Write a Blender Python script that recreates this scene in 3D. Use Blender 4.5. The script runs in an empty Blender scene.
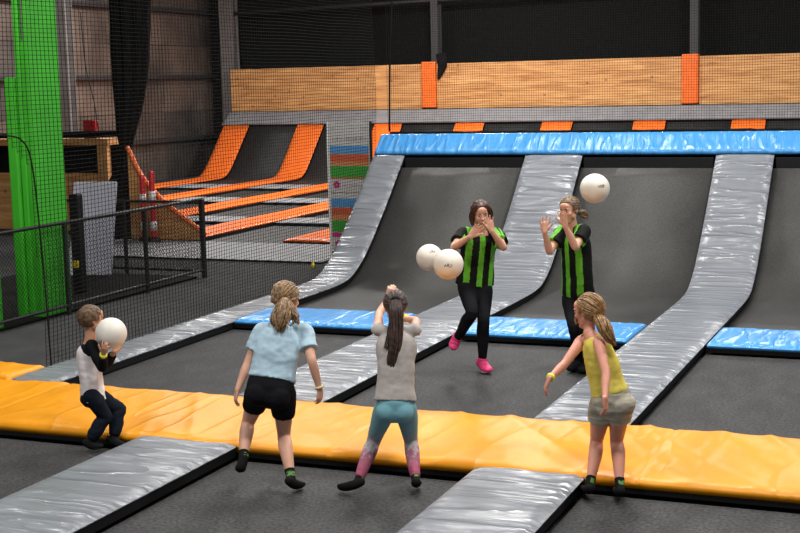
import bpy, bmesh, math, random
from mathutils import Vector, Matrix, noise
from math import sin, cos, pi, radians
random.seed(7)
V = Vector
SC = bpy.context.scene
COL = SC.collection

# ------------------------------------------------------------------ camera
F_PX, PITCH, YAW, ROLL, CAM_H = 1357.93, 0.133945, -0.392642, -0.023654, 2.7
cf = V((sin(YAW)*cos(PITCH), cos(YAW)*cos(PITCH), -sin(PITCH)))
cr0 = V((cos(YAW), -sin(YAW), 0)); cu0 = cr0.cross(cf)
cr = cr0*cos(ROLL)+cu0*sin(ROLL); cu = cr.cross(cf)
CAM = V((0, 0, CAM_H))
cam = bpy.data.cameras.new('camera'); cam.sensor_width = 36; cam.lens = F_PX*36/800
cam.clip_end = 200
cam_o = bpy.data.objects.new('camera', cam); COL.objects.link(cam_o)
m = Matrix((cr, cu, -cf)).transposed().to_4x4(); m.translation = CAM
cam_o.matrix_world = m
SC.camera = cam_o
# ------------------------------------------------------------------ world, lights, exposure
w = bpy.data.worlds.new('ambient_fill'); SC.world = w; w.use_nodes = True  # added ambient fill, entering where the front and right walls are left out
w.node_tree.nodes['Background'].inputs[0].default_value = (0.93, 0.95, 1.0, 1)
w.node_tree.nodes['Background'].inputs[1].default_value = 0.2
def area(name, loc, rot, sx, sy, power, col=(1, .97, .93)):
    l = bpy.data.lights.new(name, 'AREA'); l.shape = 'RECTANGLE'; l.size = sx; l.size_y = sy
    l.energy = power; l.color = col
    o = bpy.data.objects.new(name, l); COL.objects.link(o); o.location = loc; o.rotation_euler = rot
    return o
for (x, y, p) in ((-7, 4, 260), (-1, 6, 270), (-9.5, 11, 230), (-3.5, 12, 340), (1.5, 12, 270), (-5.4, 17.6, 190), (-8.6, 17, 120), (-1.2, 17.6, 120),
                  (-13, 25, 420), (-18, 29, 560), (-9, 29, 560), (-3, 31, 520), (-12, 33, 400)):
    area('high_bay_light', (x, y, 7.2), (0, 0, 0), 1.6, .7, p)
SC.view_settings.view_transform = 'Standard'; SC.view_settings.look = 'None'
SC.view_settings.gamma = 1; SC.view_settings.use_curve_mapping = False
SC.view_settings.exposure = 0.35

# ------------------------------------------------------------------ helpers
def sv(o, label=None, cat=None, group=None, kind=None):
    for k, v in (('label', label), ('category', cat), ('group', group), ('kind', kind)):
        if v: o[k] = v
    return o
def empty(name, loc, **k):
    o = bpy.data.objects.new(name, None); o.empty_display_size = .1
    COL.objects.link(o); o.location = loc; return sv(o, **k)
def build(name, bm, mats, parent=None, smooth=True, **k):
    """link bm (world coordinates) as one mesh object, under parent"""
    root = parent
    while root is not None and root.type != 'EMPTY' and root.parent: root = root.parent
    off = V((0, 0, 0))
    if parent is not None:
        p = parent
        while p is not None: off += p.location; p = p.parent
    me = bpy.data.meshes.new(name)
    bmesh.ops.recalc_face_normals(bm, faces=bm.faces)
    bmesh.ops.translate(bm, verts=bm.verts, vec=-off)
    bm.to_mesh(me); bm.free()
    if not isinstance(mats, (list, tuple)): mats = [mats]
    for mm in mats: me.materials.append(mm)
    if smooth:
        me.shade_smooth()
    o = bpy.data.objects.new(name, me); COL.objects.link(o)
    if parent is not None: o.parent = parent
    return sv(o, **k)
def box(bm, lo, hi, bev=0):
    lo, hi = V(lo), V(hi)
    r = bmesh.ops.create_cube(bm, size=1)
    vs = r['verts']; c = (lo+hi)/2; d = hi-lo
    for v in vs: v.co = V((c.x+v.co.x*d.x, c.y+v.co.y*d.y, c.z+v.co.z*d.z))
    if bev:
        es = list({e for v in vs for e in v.link_edges})
        bmesh.ops.bevel(bm, geom=es, offset=bev, segments=2, affect='EDGES', profile=.5)
def obox(bm, p0, ax, ay, az):
    """box from corner p0 along three edge vectors"""
    vs = [bm.verts.new(p0+ax*i+ay*j+az*k) for k in (0, 1) for j in (0, 1) for i in (0, 1)]
    for f in ((0, 1, 3, 2), (4, 5, 7, 6), (0, 1, 5, 4), (2, 3, 7, 6), (0, 2, 6, 4), (1, 3, 7, 5)):
        bm.faces.new([vs[i] for i in f])
def rod(bm, p0, p1, r, n=4):
    p0, p1 = V(p0), V(p1); d = (p1-p0).normalized()
    a = d.orthogonal().normalized(); b = d.cross(a)
    A = [bm.verts.new(p0+(a*cos(2*pi*i/n)+b*sin(2*pi*i/n))*r) for i in range(n)]
    B = [bm.verts.new(p1+(a*cos(2*pi*i/n)+b*sin(2*pi*i/n))*r) for i in range(n)]
    for i in range(n): bm.faces.new((A[i], A[(i+1) % n], B[(i+1) % n], B[i]))
    bm.faces.new(A); bm.faces.new(B[::-1])
def catmull(P, sub):
    if len(P) < 3:
        a, b = P[0], P[-1]; return [a+(b-a)*(i/sub) for i in range(sub+1)]
    out = []
    n = len(P)
    for i in range(n-1):
        p0 = P[i-1] if i else P[0]*2-P[1]
        p1, p2 = P[i], P[i+1]
        p3 = P[i+2] if i+2 < n else P[-1]*2-P[-2]
        for k in range(sub):
            t = k/sub
            out.append(.5*((2*p1)+(p2-p0)*t+(2*p0-5*p1+4*p2-p3)*t*t+(3*p1-p0-3*p2+p3)*t**3))
    out.append(P[-1].copy())
    return out
def tube(bm, pts, rad, side=None, n=16, sub=5, cap='round', power=2.0):
    """lofted elliptical tube. rad: list of r or (a,b); a lies along side. side: a vector or one per point"""
    pts = [V(p) for p in pts]
    rad = [r if isinstance(r, tuple) else (r, r) for r in rad]
    R = [V((r[0], r[1], 0)) for r in rad]
    if side is None:
        d0 = (pts[-1]-pts[0]).normalized(); side = d0.orthogonal().normalized()
    S = [V(s) for s in side] if isinstance(side, (list, tuple)) else [V(side)]*len(pts)
    pp = catmull(pts, sub); rr = catmull(R, sub); ss = catmull(S, sub)
    N = len(pp)
    fr = []
    for i in range(N):
        t = (pp[min(i+1, N-1)]-pp[max(i-1, 0)]).normalized()
        a = (ss[i]-t*ss[i].dot(t)).normalized(); b = t.cross(a)
        fr.append((pp[i], a, b, max(rr[i].x, .0005), max(rr[i].y, .0005), t))
    if cap in ('round', 'start'):
        p, a, b, ra, rb, t = fr[0]; q = min(ra, rb)
        pre = [(p-t*q*sin(g), a, b, ra*cos(g), rb*cos(g), t) for g in (1.25, .8, .4)]
        fr = pre+fr
    if cap == 'round':
        p, a, b, ra, rb, t = fr[-1]; q = min(ra, rb)
        post = [(p+t*q*sin(g), a, b, ra*cos(g), rb*cos(g), t) for g in (.4, .8, 1.25)]
        fr = fr+post
    rings = []
    for p, a, b, ra, rb, t in fr:
        ring = []
        for k in range(n):
            c, s = cos(2*pi*k/n), sin(2*pi*k/n)
            e = 2/power
            ring.append(bm.verts.new(p+a*ra*math.copysign(abs(c)**e, c)+b*rb*math.copysign(abs(s)**e, s)))
        rings.append(ring)
    for A, B in zip(rings, rings[1:]):
        for k in range(n): bm.faces.new((A[k], A[(k+1) % n], B[(k+1) % n], B[k]))
    bm.faces.new(rings[0][::-1]); bm.faces.new(rings[-1])
def ball(bm, c, r, ax=None, seg=16):
    r = r if isinstance(r, tuple) else (r, r, r)
    ax = ax or (V((1, 0, 0)), V((0, 1, 0)), V((0, 0, 1)))
    res = bmesh.ops.create_uvsphere(bm, u_segments=seg, v_segments=max(8, seg//2+2), radius=1)
    for v in res['verts']:
        q = v.co.copy(); v.co = V(c)+ax[0]*q.x*r[0]+ax[1]*q.y*r[1]+ax[2]*q.z*r[2]
def fuse(bm, voxel, smooth=2):
    """union of overlapping closed shapes as one continuous surface"""
    bmesh.ops.recalc_face_normals(bm, faces=bm.faces)
    me = bpy.data.meshes.new('tmp'); bm.to_mesh(me); bm.free()
    o = bpy.data.objects.new('tmp', me); COL.objects.link(o)
    md = o.modifiers.new('r', 'REMESH'); md.mode = 'VOXEL'; md.voxel_size = voxel
    if smooth:
        s = o.modifiers.new('s', 'SMOOTH'); s.factor = .5; s.iterations = smooth
    dg = bpy.context.evaluated_depsgraph_get(); dg.update()
    me2 = bpy.data.meshes.new_from_object(o.evaluated_get(dg))
    b = bmesh.new(); b.from_mesh(me2)
    bpy.data.objects.remove(o); bpy.data.meshes.remove(me); bpy.data.meshes.remove(me2)
    return b

# ------------------------------------------------------------------ materials
def mat(name, col, rough=.6, metal=0, spec=.5):
    mm = bpy.data.materials.new(name); mm.use_nodes = True
    b = mm.node_tree.nodes['Principled BSDF']
    b.inputs['Base Color'].default_value = (*col, 1); b.inputs['Roughness'].default_value = rough
    b.inputs['Metallic'].default_value = metal; b.inputs['Specular IOR Level'].default_value = spec
    return mm
def nz(mm, scale=(10, 10, 10), detail=3, amt=.25, bump=0., bdist=.01, rough_amt=0, coord='Object', lo=.35, hi=.65, rot=(0,0,0)):
    """noise that varies the base colour by +-amt and bumps"""
    nt = mm.node_tree; N = nt.nodes; L = nt.links; b = N['Principled BSDF']
    tc = N.new('ShaderNodeTexCoord'); mp = N.new('ShaderNodeMapping'); mp.inputs['Scale'].default_value = scale
    mp.inputs['Rotation'].default_value = rot
    no = N.new('ShaderNodeTexNoise'); no.inputs['Scale'].default_value = 1; no.inputs['Detail'].default_value = detail
    L.new(tc.outputs[coord], mp.inputs[0]); L.new(mp.outputs[0], no.inputs[0])
    if amt:
        prev = b.inputs['Base Color'].links[0].from_socket if b.inputs['Base Color'].links else None
        mr = N.new('ShaderNodeMapRange'); mr.inputs[1].default_value = lo; mr.inputs[2].default_value = hi
        mr.inputs[3].default_value = 1-amt; mr.inputs[4].default_value = 1+amt
        L.new(no.outputs[0], mr.inputs[0])
        mx = N.new('ShaderNodeVectorMath'); mx.operation = 'SCALE'
        if prev: L.new(prev, mx.inputs[0])
        else: mx.inputs[0].default_value = b.inputs['Base Color'].default_value[:3]
        L.new(mr.outputs[0], mx.inputs['Scale']); L.new(mx.outputs[0], b.inputs['Base Color'])
    if rough_amt:
        mr = N.new('ShaderNodeMapRange'); mr.inputs[1].default_value = .3; mr.inputs[2].default_value = .7
        r0 = b.inputs['Roughness'].default_value
        mr.inputs[3].default_value = r0-rough_amt; mr.inputs[4].default_value = r0+rough_amt
        L.new(no.outputs[0], mr.inputs[0]); L.new(mr.outputs[0], b.inputs['Roughness'])
    if bump:
        bp = N.new('ShaderNodeBump'); bp.inputs['Strength'].default_value = bump; bp.inputs['Distance'].default_value = bdist
        if b.inputs['Normal'].links: L.new(b.inputs['Normal'].links[0].from_socket, bp.inputs['Normal'])
        L.new(no.outputs[0], bp.inputs['Height']); L.new(bp.outputs[0], b.inputs['Normal'])
    return mm
def creases(mm, scale, rot=(0, 0, 0), strength=.6, dist=.02, detail=1.5, warp=.35, power=4.):
    """sharp vinyl creases: bump from the folded valleys of a stretched noise"""
    nt = mm.node_tree; N = nt.nodes; L = nt.links; b = N['Principled BSDF']
    tc = N.new('ShaderNodeTexCoord'); mp = N.new('ShaderNodeMapping'); mp.inputs['Scale'].default_value = scale; mp.inputs['Rotation'].default_value = rot
    no = N.new('ShaderNodeTexNoise'); no.inputs['Scale'].default_value = 1; no.inputs['Detail'].default_value = detail; no.inputs['Distortion'].default_value = warp
    su = N.new('ShaderNodeMath'); su.operation = 'SUBTRACT'; su.inputs[1].default_value = .5
    ab = N.new('ShaderNodeMath'); ab.operation = 'ABSOLUTE'
    ml = N.new('ShaderNodeMath'); ml.operation = 'MULTIPLY_ADD'; ml.inputs[1].default_value = -2.4; ml.inputs[2].default_value = 1; ml.use_clamp = True
    pw = N.new('ShaderNodeMath'); pw.operation = 'POWER'; pw.inputs[1].default_value = power
    bp = N.new('ShaderNodeBump'); bp.inputs['Strength'].default_value = strength; bp.inputs['Distance'].default_value = dist
    L.new(tc.outputs['Object'], mp.inputs[0]); L.new(mp.outputs[0], no.inputs[0]); L.new(no.outputs[0], su.inputs[0]); L.new(su.outputs[0], ab.inputs[0])
    L.new(ab.outputs[0], ml.inputs[0]); L.new(ml.outputs[0], pw.inputs[0]); L.new(pw.outputs[0], bp.inputs['Height'])
    if b.inputs['Normal'].links: L.new(b.inputs['Normal'].links[0].from_socket, bp.inputs['Normal'])
    L.new(bp.outputs[0], b.inputs['Normal']); return mm
M = {}
M['grey'] = nz(nz(mat('grey_vinyl', (.205, .22, .245), .27), (1.3, 9, 3), 3, .05, .6, .03), (2, 2, 2), 2, .06, 0)
M['fgrey'] = nz(mat('matte_grey_vinyl', (.21, .21, .22), .6, spec=.25), (4, 4, 4), 2, .08)
M['blue'] = nz(mat('blue_vinyl', (.06, .30, .68), .28), (7, 1.5, 1.5), 3, .05, .5, .03)
M['yellow'] = nz(nz(mat('yellow_vinyl', (.76, .295, .005), .40, spec=.35), (3, 1.2, 2), 3, .04, .45, .04, rot=(0, 0, .5)), (1.1, 1.1, 1), 2, .05, 0)
creases(M['grey'], (.9, 5.5, 5.5), strength=.9, dist=.026); creases(M['yellow'], (2.6, .55, 1), (0, 0, .5), .32, .022, 1, .25, 9.); creases(M['blue'], (6, 1.3, 1.3), (0, 0, .2), .6, .02)
M['orange'] = nz(mat('orange_vinyl', (.86, .16, .02), .4), (6, 6, 6), 2, .08, .3, .02)
M['skirt'] = mat('black_vinyl', (.008, .008, .009), .6, spec=.2)
M['mat'] = nz(nz(mat('trampoline_fabric', (.032, .032, .033), .7, spec=.3), (40, 40, 40), 5, .6, .3, .004), (5, 2.2, 4), 5, .22, 0, rough_amt=.0)
M['wallmat'] = nz(nz(mat('trampoline_wall_fabric', (.046, .046, .044), .6, spec=.4), (60, 60, 60), 4, .3, .2, .003), (1.3, 1.0, 1.0), 4, .2, 0)
M['farmat'] = nz(mat('far_trampoline_fabric', (.017, .0165, .016), .65), (8, 8, 8), 2, .2)
M['carpet'] = nz(nz(mat('charcoal_carpet', (.046, .046, .048), .95, spec=.1), (120, 120, 120), 2, .5, .4, .004), (2, 2, 2), 3, .12)
M['black'] = mat('black_metal', (.012, .012, .013), .5, spec=.3)
M['net'] = mat('black_net_cord', (.010, .010, .010), .9, spec=.1)
M['black_cloth'] = nz(mat('black_cloth', (.008, .008, .008), .95, spec=.1), (30, 30, 6), 3, .4)
M['green'] = nz(mat('green_vinyl', (.045, .40, .02), .45), (3, 3, 3), 2, .08, .2, .02)
M['lilac'] = nz(mat('pale_lilac_vinyl', (.50, .50, .58), .5), (4, 4, 4), 2, .06)
M['steel'] = nz(mat('grey_painted_steel', (.16, .15, .145), .55), (3, 3, 3), 2, .15)
M['dsteel'] = mat('dark_steel', (.035, .035, .037), .5)
M['white'] = mat('white_print', (.62, .62, .62), .5)
M['red'] = mat('red_plastic', (.62, .02, .03), .4)
M['whitep'] = mat('white_plastic', (.7, .7, .7), .4)
M['ball'] = nz(mat('cream_rubber', (.74, .70, .62), .45), (9, 9, 9), 3, .05, .05, .01)
M['ballmark'] = mat('grey_ink', (.25, .22, .2), .6)
M['tagyellow'] = mat('yellow_plastic', (.75, .6, .02), .4)
def plywood():
    mm = mat('plywood', (.6, .33, .12), .6); nt = mm.node_tree; N = nt.nodes; L = nt.links; b = N['Principled BSDF']
    tc = N.new('ShaderNodeTexCoord'); mp = N.new('ShaderNodeMapping'); mp.inputs['Scale'].default_value = (.55, .55, 6)
    wv = N.new('ShaderNodeTexNoise'); wv.inputs['Scale'].default_value = 2.2; wv.inputs['Detail'].default_value = 5; wv.inputs['Distortion'].default_value = .6
    cr_ = N.new('ShaderNodeValToRGB'); e = cr_.color_ramp.elements
    e[0].position = .3; e[0].color = (.40, .17, .05, 1); e[1].position = .7; e[1].color = (.72, .40, .15, 1)
    L.new(tc.outputs['Object'], mp.inputs[0]); L.new(mp.outputs[0], wv.inputs[0]); L.new(wv.outputs[0], cr_.inputs[0])
    vo = N.new('ShaderNodeTexVoronoi'); vo.inputs['Scale'].default_value = 2.6; vo.inputs['Randomness'].default_value = 1
    mr = N.new('ShaderNodeMapRange'); mr.inputs[1].default_value = .07; mr.inputs[2].default_value = .12
    mr.inputs[3].default_value = .45; mr.inputs[4].default_value = 1
    L.new(tc.outputs['Object'], vo.inputs['Vector']); L.new(vo.outputs['Distance'], mr.inputs[0])
    mx = N.new('ShaderNodeVectorMath'); mx.operation = 'SCALE'
    L.new(cr_.outputs[0], mx.inputs[0]); L.new(mr.outputs[0], mx.inputs['Scale']); L.new(mx.outputs[0], b.inputs['Base Color'])
    return mm
M['ply'] = plywood()
def cladding():
    mm = mat('weathered_metal_cladding', (.12, .10, .085), .7, spec=.3); nt = mm.node_tree; N = nt.nodes; L = nt.links; b = N['Principled BSDF']
    tc = N.new('ShaderNodeTexCoord'); wv = N.new('ShaderNodeTexWave'); wv.bands_direction = 'Y'; wv.inputs['Scale'].default_value = 1.7
    br = N.new('ShaderNodeTexBrick'); br.inputs['Scale'].default_value = 1; br.inputs['Brick Width'].default_value = 2.2; br.inputs['Row Height'].default_value = 2.0
    br.inputs['Mortar Size'].default_value = .01; br.offset = 0
    br.inputs['Color1'].default_value = (.13, .095, .075, 1); br.inputs['Color2'].default_value = (.06, .052, .048, 1); br.inputs['Mortar'].default_value = (.02, .02, .02, 1)
    mp = N.new('ShaderNodeMapping'); mp.inputs['Rotation'].default_value = (0, radians(90), radians(90))
    sx = N.new('ShaderNodeSeparateXYZ'); cx = N.new('ShaderNodeCombineXYZ')
    L.new(tc.outputs['Object'], sx.inputs[0]); L.new(sx.outputs[1], cx.inputs[0]); L.new(sx.outputs[2], cx.inputs[1])
    L.new(cx.outputs[0], br.inputs[0])
    bp = N.new('ShaderNodeBump'); bp.inputs['Strength'].default_value = .5; bp.inputs['Distance'].default_value = .03
    L.new(tc.outputs['Object'], wv.inputs[0]); L.new(wv.outputs[0], bp.inputs['Height']); L.new(bp.outputs[0], b.inputs['Normal'])
    L.new(br.outputs[0], b.inputs['Base Color'])
    return nz(mm, (.8, .8, .8), 3, .35)
M['clad'] = cladding()

# ------------------------------------------------------------------ the hall
def slab(name, lo, hi, mm, kind='structure', **k):
    bm = bmesh.new(); box(bm, lo, hi); return build(name, bm, mm, smooth=False, kind=kind, **k)
slab('floor', (-22.6, -2, -.25), (3, 38.6, -.045), M['carpet'])
slab('ceiling', (-22.6, 3, 8.6), (3, 38.6, 8.8), M['dsteel'])
slab('wall_left', (-22.4, 2, -.045), (-22.1, 38.4, 8.6), M['clad'])
slab('wall_back', (-22.1, 38.1, -.045), (3, 38.4, 8.6), M['black_cloth'])
# carpet walkway between the two courts
slab('floor_walkway', (-22.1, 10.62, -.045), (-8.03, 18.36, 0), M['carpet'])
slab('floor_side', (-22.1, 18.36, -.045), (-14.0, 38.1, -.005), M['carpet'])
for z in (1.2, 3.06, 5.03, 7.0):
    bm = bmesh.new(); box(bm, (-22.1, 2, z-.06), (-21.93, 38.1, z+.06))
    build('wall_girt', bm, M['dsteel'], smooth=False, label=None, kind='structure')
def ibeam(name, x, y, z0, z1, wd, mm, label, along='x', **k):
    bm = bmesh.new()
    box(bm, (x-wd/2, y-.16, z0), (x+wd/2, y-.14, z1)); box(bm, (x-wd/2, y+.14, z0), (x+wd/2, y+.16, z1)); box(bm, (x-.012, y-.14, z0), (x+.012, y+.14, z1))
    return build(name, bm, mm, smooth=False, label=label, cat='column', **k)
ibeam('steel_column', -21.08, 37.5, -.045, 8.6, .5, M['steel'], 'grey steel column in the far left corner of the hall beside the plywood')
ibeam('steel_column', -21.85, 30.1, -.045, 8.6, .34, M['steel'], 'grey steel column against the metal side wall just right of the green pillar')
ibeam('steel_column', -14.25, 37.6, 1.9, 8.6, .22, M['dsteel'], 'slim dark steel column above the left orange padded post')
ibeam('steel_column', -6.75, 37.6, 1.9, 8.6, .22, M['dsteel'], 'slim dark steel column above the right orange padded post')
bm = bmesh.new(); rod(bm, (-21.3, 37.6, 4.96), (-7, 37.6, 5.2), .06, 6)
build('roof_brace', bm, M['dsteel'], label='thin dark brace bar crossing the top of the black back wall', cat='beam')

# ------------------------------------------------------------------ padded strips
def resample(P, step):
    out = [P[0].copy()]
    for a, b in zip(P, P[1:]):
        n = max(1, int((b-a).length/step))
        for k in range(1, n+1): out.append(a.lerp(b, k/n))
    return out
def ridge(x, y, z=0):
    return (1-abs(noise.noise(V((x, y, z)))))**6
def pad(name, P, wv, t, mm, label, cat, group=None, skirt=.06, wrinkle=None, puff=.007, m=14, step=.022, seams=()):
    """a vinyl-covered foam strip; P = path of its top edge line, wv = vector across its width"""
    P = resample(P, step); W = wv.length; wd = wv.normalized()
    root = empty(name, P[0]+wv/2-V((0, 0, t+skirt)), label=label, cat=cat, group=group)
    N = len(P); nr = []
    for i in range(N):
        tt = (P[min(i+1, N-1)]-P[max(i-1, 0)]).normalized(); q = wd.cross(tt)
        if q.z < 0: q = -q
        nr.append(q.normalized())
    S = [0]
    for a, b in zip(P, P[1:]): S.append(S[-1]+(b-a).length)
    bm = bmesh.new(); rings = []
    for i in range(N):
        ring = []
        e = min(S[i], S[-1]-S[i]); ef = min(1, max(0, e/.03))**.5
        for k in range(m+1):
            u = k/m; c = abs(2*u-1)
            h = puff*(1-c**4)*ef - (1-ef)*.02 - .016*max(0, (c-.94)/.06)**2
            for sm in seams:
                d = abs(S[i]-sm); h -= .012*max(0, 1-d/.03)
            if wrinkle: h += wrinkle(S[i], u*W)*min(1, (1-c)*25)*ef
            ring.append(bm.verts.new(P[i]+wd*(u*W)+nr[i]*h))
        for u in (1.0, .985, .5, .015, 0.0):
            dz = -t*(.5 if u in (0, 1) else 1)
            ring.append(bm.verts.new(P[i]+wd*(u*W+(.004 if u == 1 else -.004 if u == 0 else 0))+nr[i]*dz))
        rings.append(ring)
    n = len(rings[0])
    for A, B in zip(rings, rings[1:]):
        for k in range(n): bm.faces.new((A[k], A[(k+1) % n], B[(k+1) % n], B[k]))
    bm.faces.new(rings[0]); bm.faces.new(rings[-1])
    build('pad_cover', bm, mm, root)
    bm = bmesh.new(); rings = []; ins = .012
    Q = P[::6]+([P[-1]] if (N-1) % 6 else []); QN = nr[::6]+([nr[-1]] if (N-1) % 6 else [])
    for p, q in zip(Q, QN):
        rings.append([bm.verts.new(p+wd*u+q*h) for u, h in ((ins, -t+.004), (W-ins, -t+.004), (W-ins, -t-skirt), (ins, -t-skirt))])
    for A, B in zip(rings, rings[1:]):
        for k in range(4): bm.faces.new((A[k], A[(k+1) % 4], B[(k+1) % 4], B[k]))
    bm.faces.new(rings[0]); bm.faces.new(rings[-1])
    build('skirt', bm, M['skirt'], root, smooth=False)
    return root
def wr_grey(seed, a=.010, f=5.):
    def g(s, v):
        k = .35+.65*max(0, min(1, noise.noise(V((s*.5, seed, 3)))+.6))
        return a*k*(ridge(s*f+noise.noise(V((s, v*2, seed)))*.8, v*1.1, seed)-.2) + .003*noise.noise(V((s*14, v*3, seed)))
    return g
def wr_yel(s, v):
    return .016*(ridge(s*2.4+v*1.5, v*.5, 7)-.15)+.01*(ridge(s*1.2-v*.7+9, v*.8, 2)-.15)+.003*noise.noise(V((s*9+v*5, v*3, 1)))
def wr_blue(s, v): return .012*(ridge(s*6+v*1.2, v*1.2, 4)-.2)+.003*noise.noise(V((s*16, v*4, 1)))
PROF = [(14.0, .1), (15.6, .1), (16.15, .115), (16.45, .16), (16.8, .31), (17.15, .55), (17.7, 1.0), (18.45, 1.67)]
def prof(y0, y1=18.47, off=0.0):
    """court profile from y0 up the slope; off = distance below the pad tops"""
    P = [V((0, y, z)) for y, z in PROF]
    P = catmull(P, 6)
    P = [p for p in P if p.y > y0+.01 and p.y < y1]
    P = [V((0, y0, .1))]+P
    if off:
        Q = []
        for i, p in enumerate(P):
            t = (P[min(i+1, len(P)-1)]-P[max(i-1, 0)]).normalized(); Q.append(p+V((0, t.z, -t.y))*off)
        P = Q
    return P
def shift(P, x): return [V((x, p.y, p.z)) for p in P]
X = V((1, 0, 0)); Y = V((0, 1, 0)); Z = V((0, 0, 1))
G_SL = 'grey padded strips running up the slope'
for i, (x0, x1, lb) in enumerate(((-8.02, -7.53, 'long narrow grey vinyl pad along the walkway, leftmost of the strips curving up the wall'),
                        (-5.68, -4.86, 'long grey vinyl pad curving up the wall behind the woman in pink shoes'),
                        (-3.02, -2.27, 'long grey vinyl pad curving up the wall right of the girl in the yellow top'))):
    pad('grey_slope_pad', shift(prof(9.93), x0), X*(x1-x0), .035, M['grey'], lb, 'padding', G_SL, .062, wr_grey(i*5+1), seams=(1.65, 3.2, 5.1))
G_FR = 'grey padded strips in front of the yellow pad'
pad('grey_floor_pad', [V((-5.69, 3.2, .1)), V((-5.69, 8.49, .11))], X*.85, .035, M['grey'], 'wide grey vinyl pad in the lower left foreground, meeting the yellow pad beside the boy', 'padding', G_FR, .062, wr_grey(31, .014, 4))
pad('grey_floor_pad', [V((-2.99, 3.2, .1)), V((-2.99, 8.49, .11))], X*.76, .035, M['grey'], 'wide grey vinyl pad in the bottom centre foreground, just left of the girl in shorts', 'padding', G_FR, .062, wr_grey(37, .014, 4))
pad('yellow_floor_pad', [V((-11.5, 8.5, .105)), V((0.6, 8.5, .105))], Y*1.41, .07, M['yellow'], 'long yellow orange vinyl pad crossing the whole court in front', 'padding', None, .03, wr_yel, seams=(4.2, 7.4, 9.6), m=26)
pad('yellow_floor_pad', [V((-11.5, 9.95, .105)), V((-8.05, 9.95, .105))], Y*.56, .06, M['yellow'], 'short yellow vinyl pad at the left edge under the net, behind the long one', 'padding', None, .04, wr_yel)
G_BL = 'blue floor pads across the foot of the slope'
for x0, x1, lb in ((-7.52, -5.70, 'bright blue floor pad behind the girl in the light blue shirt, leftmost of three'),
                   (-4.84, -3.04, 'bright blue floor pad behind the legs of the women, middle of three'),
                   (-2.25, 0.35, 'bright blue floor pad at the right edge of the court')):
    pad('blue_floor_pad', [V((x0, 13.22, .105)), V((x1, 13.22, .105))], Y*.98, .05, M['blue'], lb, 'padding', G_BL, .04, lambda s, v: wr_blue(s, v)*.5)
pad('blue_top_pad', [V((-8.04, 18.5, 1.69)), V((1.6, 18.5, 1.69))], V((0, .29, .275)), .07, M['blue'], 'long shiny light blue vinyl pad capping the top of the sloped wall', 'padding', None, .05, wr_blue)

# ------------------------------------------------------------------ trampoline mats
def mat_flat(x0, x1, y0, y1, label, z=0, mm='mat', name='trampoline_mat', group=None):
    bm = bmesh.new(); box(bm, (x0, y0, z-.03), (x1, y1, z), .004)
    return build(name, bm, M[mm], smooth=False, label=label, cat='trampoline', group=group)
def mat_curved(x0, x1, P, label, mm='wallmat', group=None, th=.02):
    bm = bmesh.new(); R = []
    for i, p in enumerate(P):
        t = (P[min(i+1, len(P)-1)]-P[max(i-1, 0)]).normalized(); n = V((0, -t.z, t.y))
        R.append([bm.verts.new(V((x, p.y, p.z))+n*h) for x, h in ((x0, 0), (x1, 0), (x1, -th), (x0, -th))])
    for A, B in zip(R, R[1:]):
        for k in range(4): bm.faces.new((A[k], A[(k+1) % 4], B[(k+1) % 4], B[k]))
    bm.faces.new(R[0]); bm.faces.new(R[-1])
    return build('trampoline_wall_mat', bm, M[mm], label=label, cat='trampoline', group=group)
GM = 'black trampoline beds of the near court'
mat_flat(-9.2, -5.70, 3.2, 8.44, 'black trampoline bed under the boy, lower left corner', group=GM)
mat_flat(-4.83, -3.0, 3.2, 8.44, 'black trampoline bed under the two girls, between the front grey pads', group=GM)
mat_flat(-2.22, 0.6, 3.2, 8.44, 'black trampoline bed at the bottom right corner, under the girl in the yellow top', group=GM)
mat_flat(-7.52, -5.70, 9.95, 13.2, 'black trampoline bed behind the boy and the girl in blue, before the left blue pad', group=GM)
mat_flat(-4.84, -3.04, 9.95, 13.2, 'black trampoline bed the two women stand on, before the middle blue pad', group=GM)
mat_flat(-2.25, 0.35, 9.95, 13.2, 'black trampoline bed at the right edge between yellow and blue pads', group=GM)
wp = prof(14.24, 18.47, .101)
wp = [p for p in wp if p.z < 1.50]
GW = 'sloped trampoline wall beds of the near court'
mat_curved(-7.62, -5.60, wp, 'dark sloped trampoline wall behind the woman in pink shoes, leftmost of three', group=GW)
mat_curved(-4.94, -2.94, wp, 'dark sloped trampoline wall behind the flying ball, middle of three', group=GW)
mat_curved(-2.35, 0.45, wp, 'dark sloped trampoline wall at the right edge', group=GW)
# frame of the slope: black top rail, posts and a black back curtain
r = empty('slope_frame', (-3.8, 19.0, 0), label='black steel frame and black back sheet carrying the sloped trampoline wall', cat='frame')
for a, b in ((-7.50, -5.71), (-4.83, -3.05), (-2.24, 1.5)):
    bm = bmesh.new(); box(bm, (a, 18.40, 1.48), (b, 18.44, 1.62), .005); build('top_rail', bm, M['skirt'], r, smooth=False)
bm = bmesh.new(); box(bm, (-8.0, 19.02, 0.0), (1.5, 19.05, 1.94)); build('back_sheet', bm, M['black_cloth'], r, smooth=False)
bm = bmesh.new(); box(bm, (-8.0, 18.72, 1.60), (1.5, 19.02, 1.64)); build('top_board', bm, M['skirt'], r, smooth=False)
for x in (-7.98, -5.2, -2.6, 0):
    bm = bmesh.new(); box(bm, (x-.04, 18.62, 0), (x+.04, 18.70, 1.58)); build('post', bm, M['black'], r, smooth=False)
bm = bmesh.new()
pts = [V((x, 18.93, 1.965+.012*noise.noise(V((x*5, 0, 0))))) for x in [(-7.94+.12*i) for i in range(80)]]
tube(bm, pts, [.018]*len(pts), n=6, sub=1)
build('net_hem_rope', bm, M['net'], label='thin black rope hemming the net along the top of the light blue pad', cat='rope')

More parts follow.
